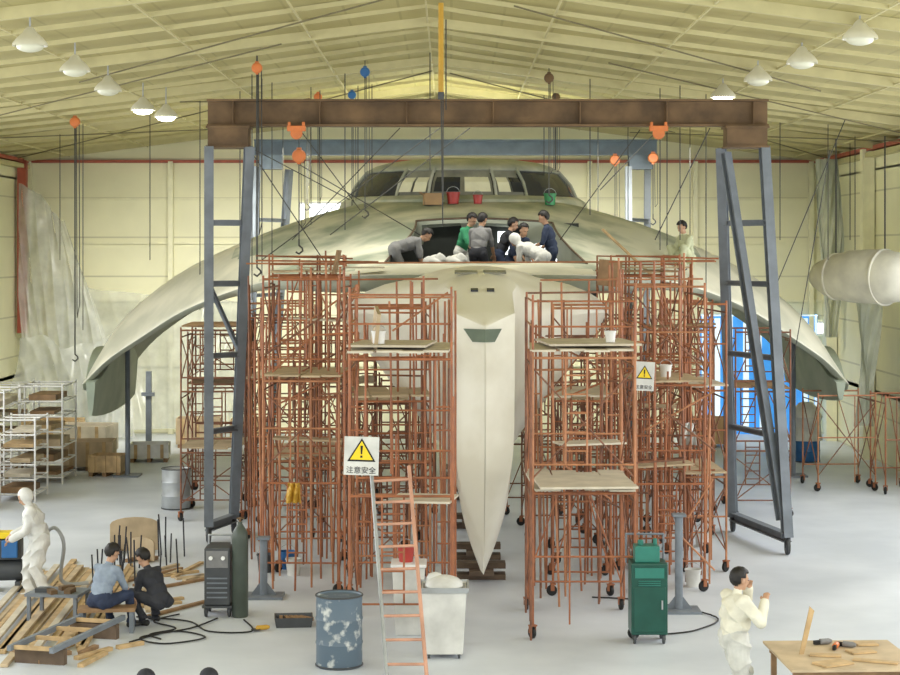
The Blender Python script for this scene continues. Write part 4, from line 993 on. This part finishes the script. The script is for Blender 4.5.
for (x,d,w,l,h,m) in ((-8.9,44.5,1.2,1.0,.7,'ply'),(-7.7,46.2,1.0,.9,.45,'tarp'),(-9.6,47.5,1.4,1.2,.8,'ply2'),(-10.8,49,1.5,1,.8,'tim'),(-6.9,49.5,1.2,.8,.8,'ply'),(7.2,49.5,1.2,.8,.8,'card'),(-8.2,43.2,.8,.7,.5,'tim'),(-5.6,50.3,1.0,.8,.7,'tim')):
    t=thing('wooden_crate','open pale wooden crate on skids near the back wall','crate',(x,d,0),random.uniform(-.1,.1),'workshop crates')
    mb=MB(); taper(mb,w,l,w,l,.1,h,.03); mb.obj('crate_body',m,t,bevel=.005)
    for q in (-1,0,1): MB().box((q*w/2.4,0,.05),(.1,l,.1)).obj('skid','wood',t)
    for q in (-1,0,1): MB().box((q*w*.33,-l/2-.015,(h+.1)/2),(.08,.03,h-.1)).obj('batten','tim',t)
def sheet(x0,x1,d,z0,z1,name,m,label,amp=.18,seed=0,cat='plastic sheet',taperx=0,lump=.3,diag=0):
    rnd=random.Random(seed); ph=[rnd.uniform(0,6) for _ in range(8)]
    rows=[]; nx=140;nz=60
    for j in range(nz+1):
        v=j/nz; r=[]
        for i in range(nx+1):
            u=i/nx; zt=z1-diag*u-lump*(1+math.sin(u*8+ph[4])+.4*math.sin(u*19+ph[6]))*.6; z=z0+(zt-z0)*v
            s1=u*14+v*9*(1-u)+ph[0]; s2=u*27-v*11+ph[1]
            y=d+amp*(math.sin(s1)*.42+math.sin(s2)*.2+math.sin(v*5+u*11+ph[2])*.3+abs(math.sin(s1*1.7+s2*.4))*.3)-amp*.5*(1-v)
            xx=x0+(x1-x0)*u*(1-taperx*v**1.2)+.14*math.sin(v*4+u*5+ph[3])
            r.append((xx,y,z))
        rows.append(r)
    mb=MB(); mb.grid(rows); return mb.obj(name,m,label=label,cat=cat,smooth=True,angle=180)
sheet(-12.3,-9.4,51.7,.1,7.4,'plastic_curtain','plastic','tall translucent plastic film hanging from the wall',.25,1,taperx=.55,diag=1.2,lump=.15)
sheet(-11.4,-6.0,52.3,.2,4.6,'plastic_curtain','plastic','translucent plastic film draped over wall storage',.25,2,lump=.2,diag=.6)
sheet(-12.3,-9.0,50.9,.1,3.0,'plastic_curtain','plastic','translucent plastic film draped over wall storage',.25,3,lump=.3)
sheet(10.2,10.7,49.5,3.0,7.9,'drape','drape','grey-green cloth drape hanging by the wall column',.12,4,cat='drape',lump=0)
sheet(9.7,10.2,43.0,1.2,4.6,'drape','drape','narrow grey-green drape hanging below the float',.1,5,cat='drape',lump=0)
t=thing('outrigger_hull','large beige tapered float hull hung in slings','float',(9.45,41.2,4.78),-.85)
mb=MB(); prof=[(.02,-1.45),(.16,-1.42),(.30,-1.28),(.43,-1.02),(.53,-.7),(.60,-.3),(.62,.1),(.62,.6),(.55,1.0),(.42,1.2),(.2,1.3),(.02,1.32)]
mb.lathe(prof,36,Matrix.Rotation(PI/2,4,'Y'))
for v in mb.bm.verts: v.co+=Vector((0,math.sin(v.co.x*9+v.co.z*5)*.014,math.sin(v.co.x*13+v.co.y*7)*.014))
mb.obj('float_body','tankc',t,smooth=True,angle=70)
for x,r in ((-.75,.54),(.6,.64)):
    mb=MB(); mb.lathe([(r,-.025),(r+.012,-.02),(r+.012,.02),(r,.025)],36,Matrix.Translation((x,0,0))@Matrix.Rotation(PI/2,4,'Y'))
    mb.obj('strap','tankc',t,smooth=True)
for x in (-.75,.6): MB().tube((x,0,.55),(x,0,3.2),.018).obj('sling','chain',t)
for x,d in ((-.3,34.65),(.1,34.7)):
    mb=MB(); mb.sph((0,0,.12),(.22,.2,.13),20,14); mb.sph((.1,-.05,.18),(.13,.12,.10),16,10)
    for v in mb.bm.verts: v.co+=Vector((math.sin(v.co.x*31)*.015,math.sin(v.co.z*37)*.015,math.sin(v.co.x*23+v.co.y*19)*.02))
    mb.obj('cloth_bundle','tarp',loc=(x,d,zf+.6),smooth=True,label='crumpled white dust sheet bundle in the opening',cat='cloth',group='dust sheets')
    MB().box((0,0,.3),(.38,.4,.6)).obj('step_box','wood',loc=(x*1.0,d,zf),label='dark wooden step box inside the opening',cat='box',group='step boxes',bevel=.01)
# ================= CAMERA, LIGHT
cam=bpy.data.cameras.new('camera'); co=bpy.data.objects.new('camera',cam); sc.collection.objects.link(co)
co.location=(0,0,H); co.rotation_euler=(PI/2,0,0); cam.lens=72; cam.sensor_width=36; cam.shift_y=-87.5/900; cam.clip_end=200
sc.camera=co
w=bpy.data.worlds.new('w'); sc.world=w; w.use_nodes=True
bg=w.node_tree.nodes['Background']; bg.inputs[0].default_value=(.90,.95,1,1); bg.inputs[1].default_value=1.28
def area(loc,rot,sx,sy,e,col=(1,1,1),nm='window_daylight',spread=180):
    l=bpy.data.lights.new('area','AREA'); l.shape='RECTANGLE'; l.size=sx; l.size_y=sy; l.energy=e; l.color=col; l.spread=math.radians(spread)
    o=bpy.data.objects.new(nm,l); sc.collection.objects.link(o); o.location=loc; o.rotation_euler=rot
area((XL+.1,20,5),(0,-math.radians(72),0),5,38,1900,(.97,.98,1))  # added fill lamp in the unseen left wall openings, boosts the daylight
area((XR-.1,20,5),(0,math.radians(72),0),5,38,1900,(.97,.98,1))  # matching added fill lamp in the unseen right wall openings
area((0,12,8.6),(math.radians(32),0,0),14,8,1200,(1,.99,.95),'roof_light')  # added fill lamp out of view overhead, brightens bow and deck
area((-.8,44,7.9),(math.radians(42),0,0),15,1.0,1200,(1,.98,.90),'roof_light',spread=105)  # added fill lamp under the roof, turned to brighten the back wall
area((-.8,35,8.5),(math.radians(8),0,0),8,.8,180,(1,.98,.9),'roof_light',spread=130)  # small added fill lamp below the ridge, no real fitting
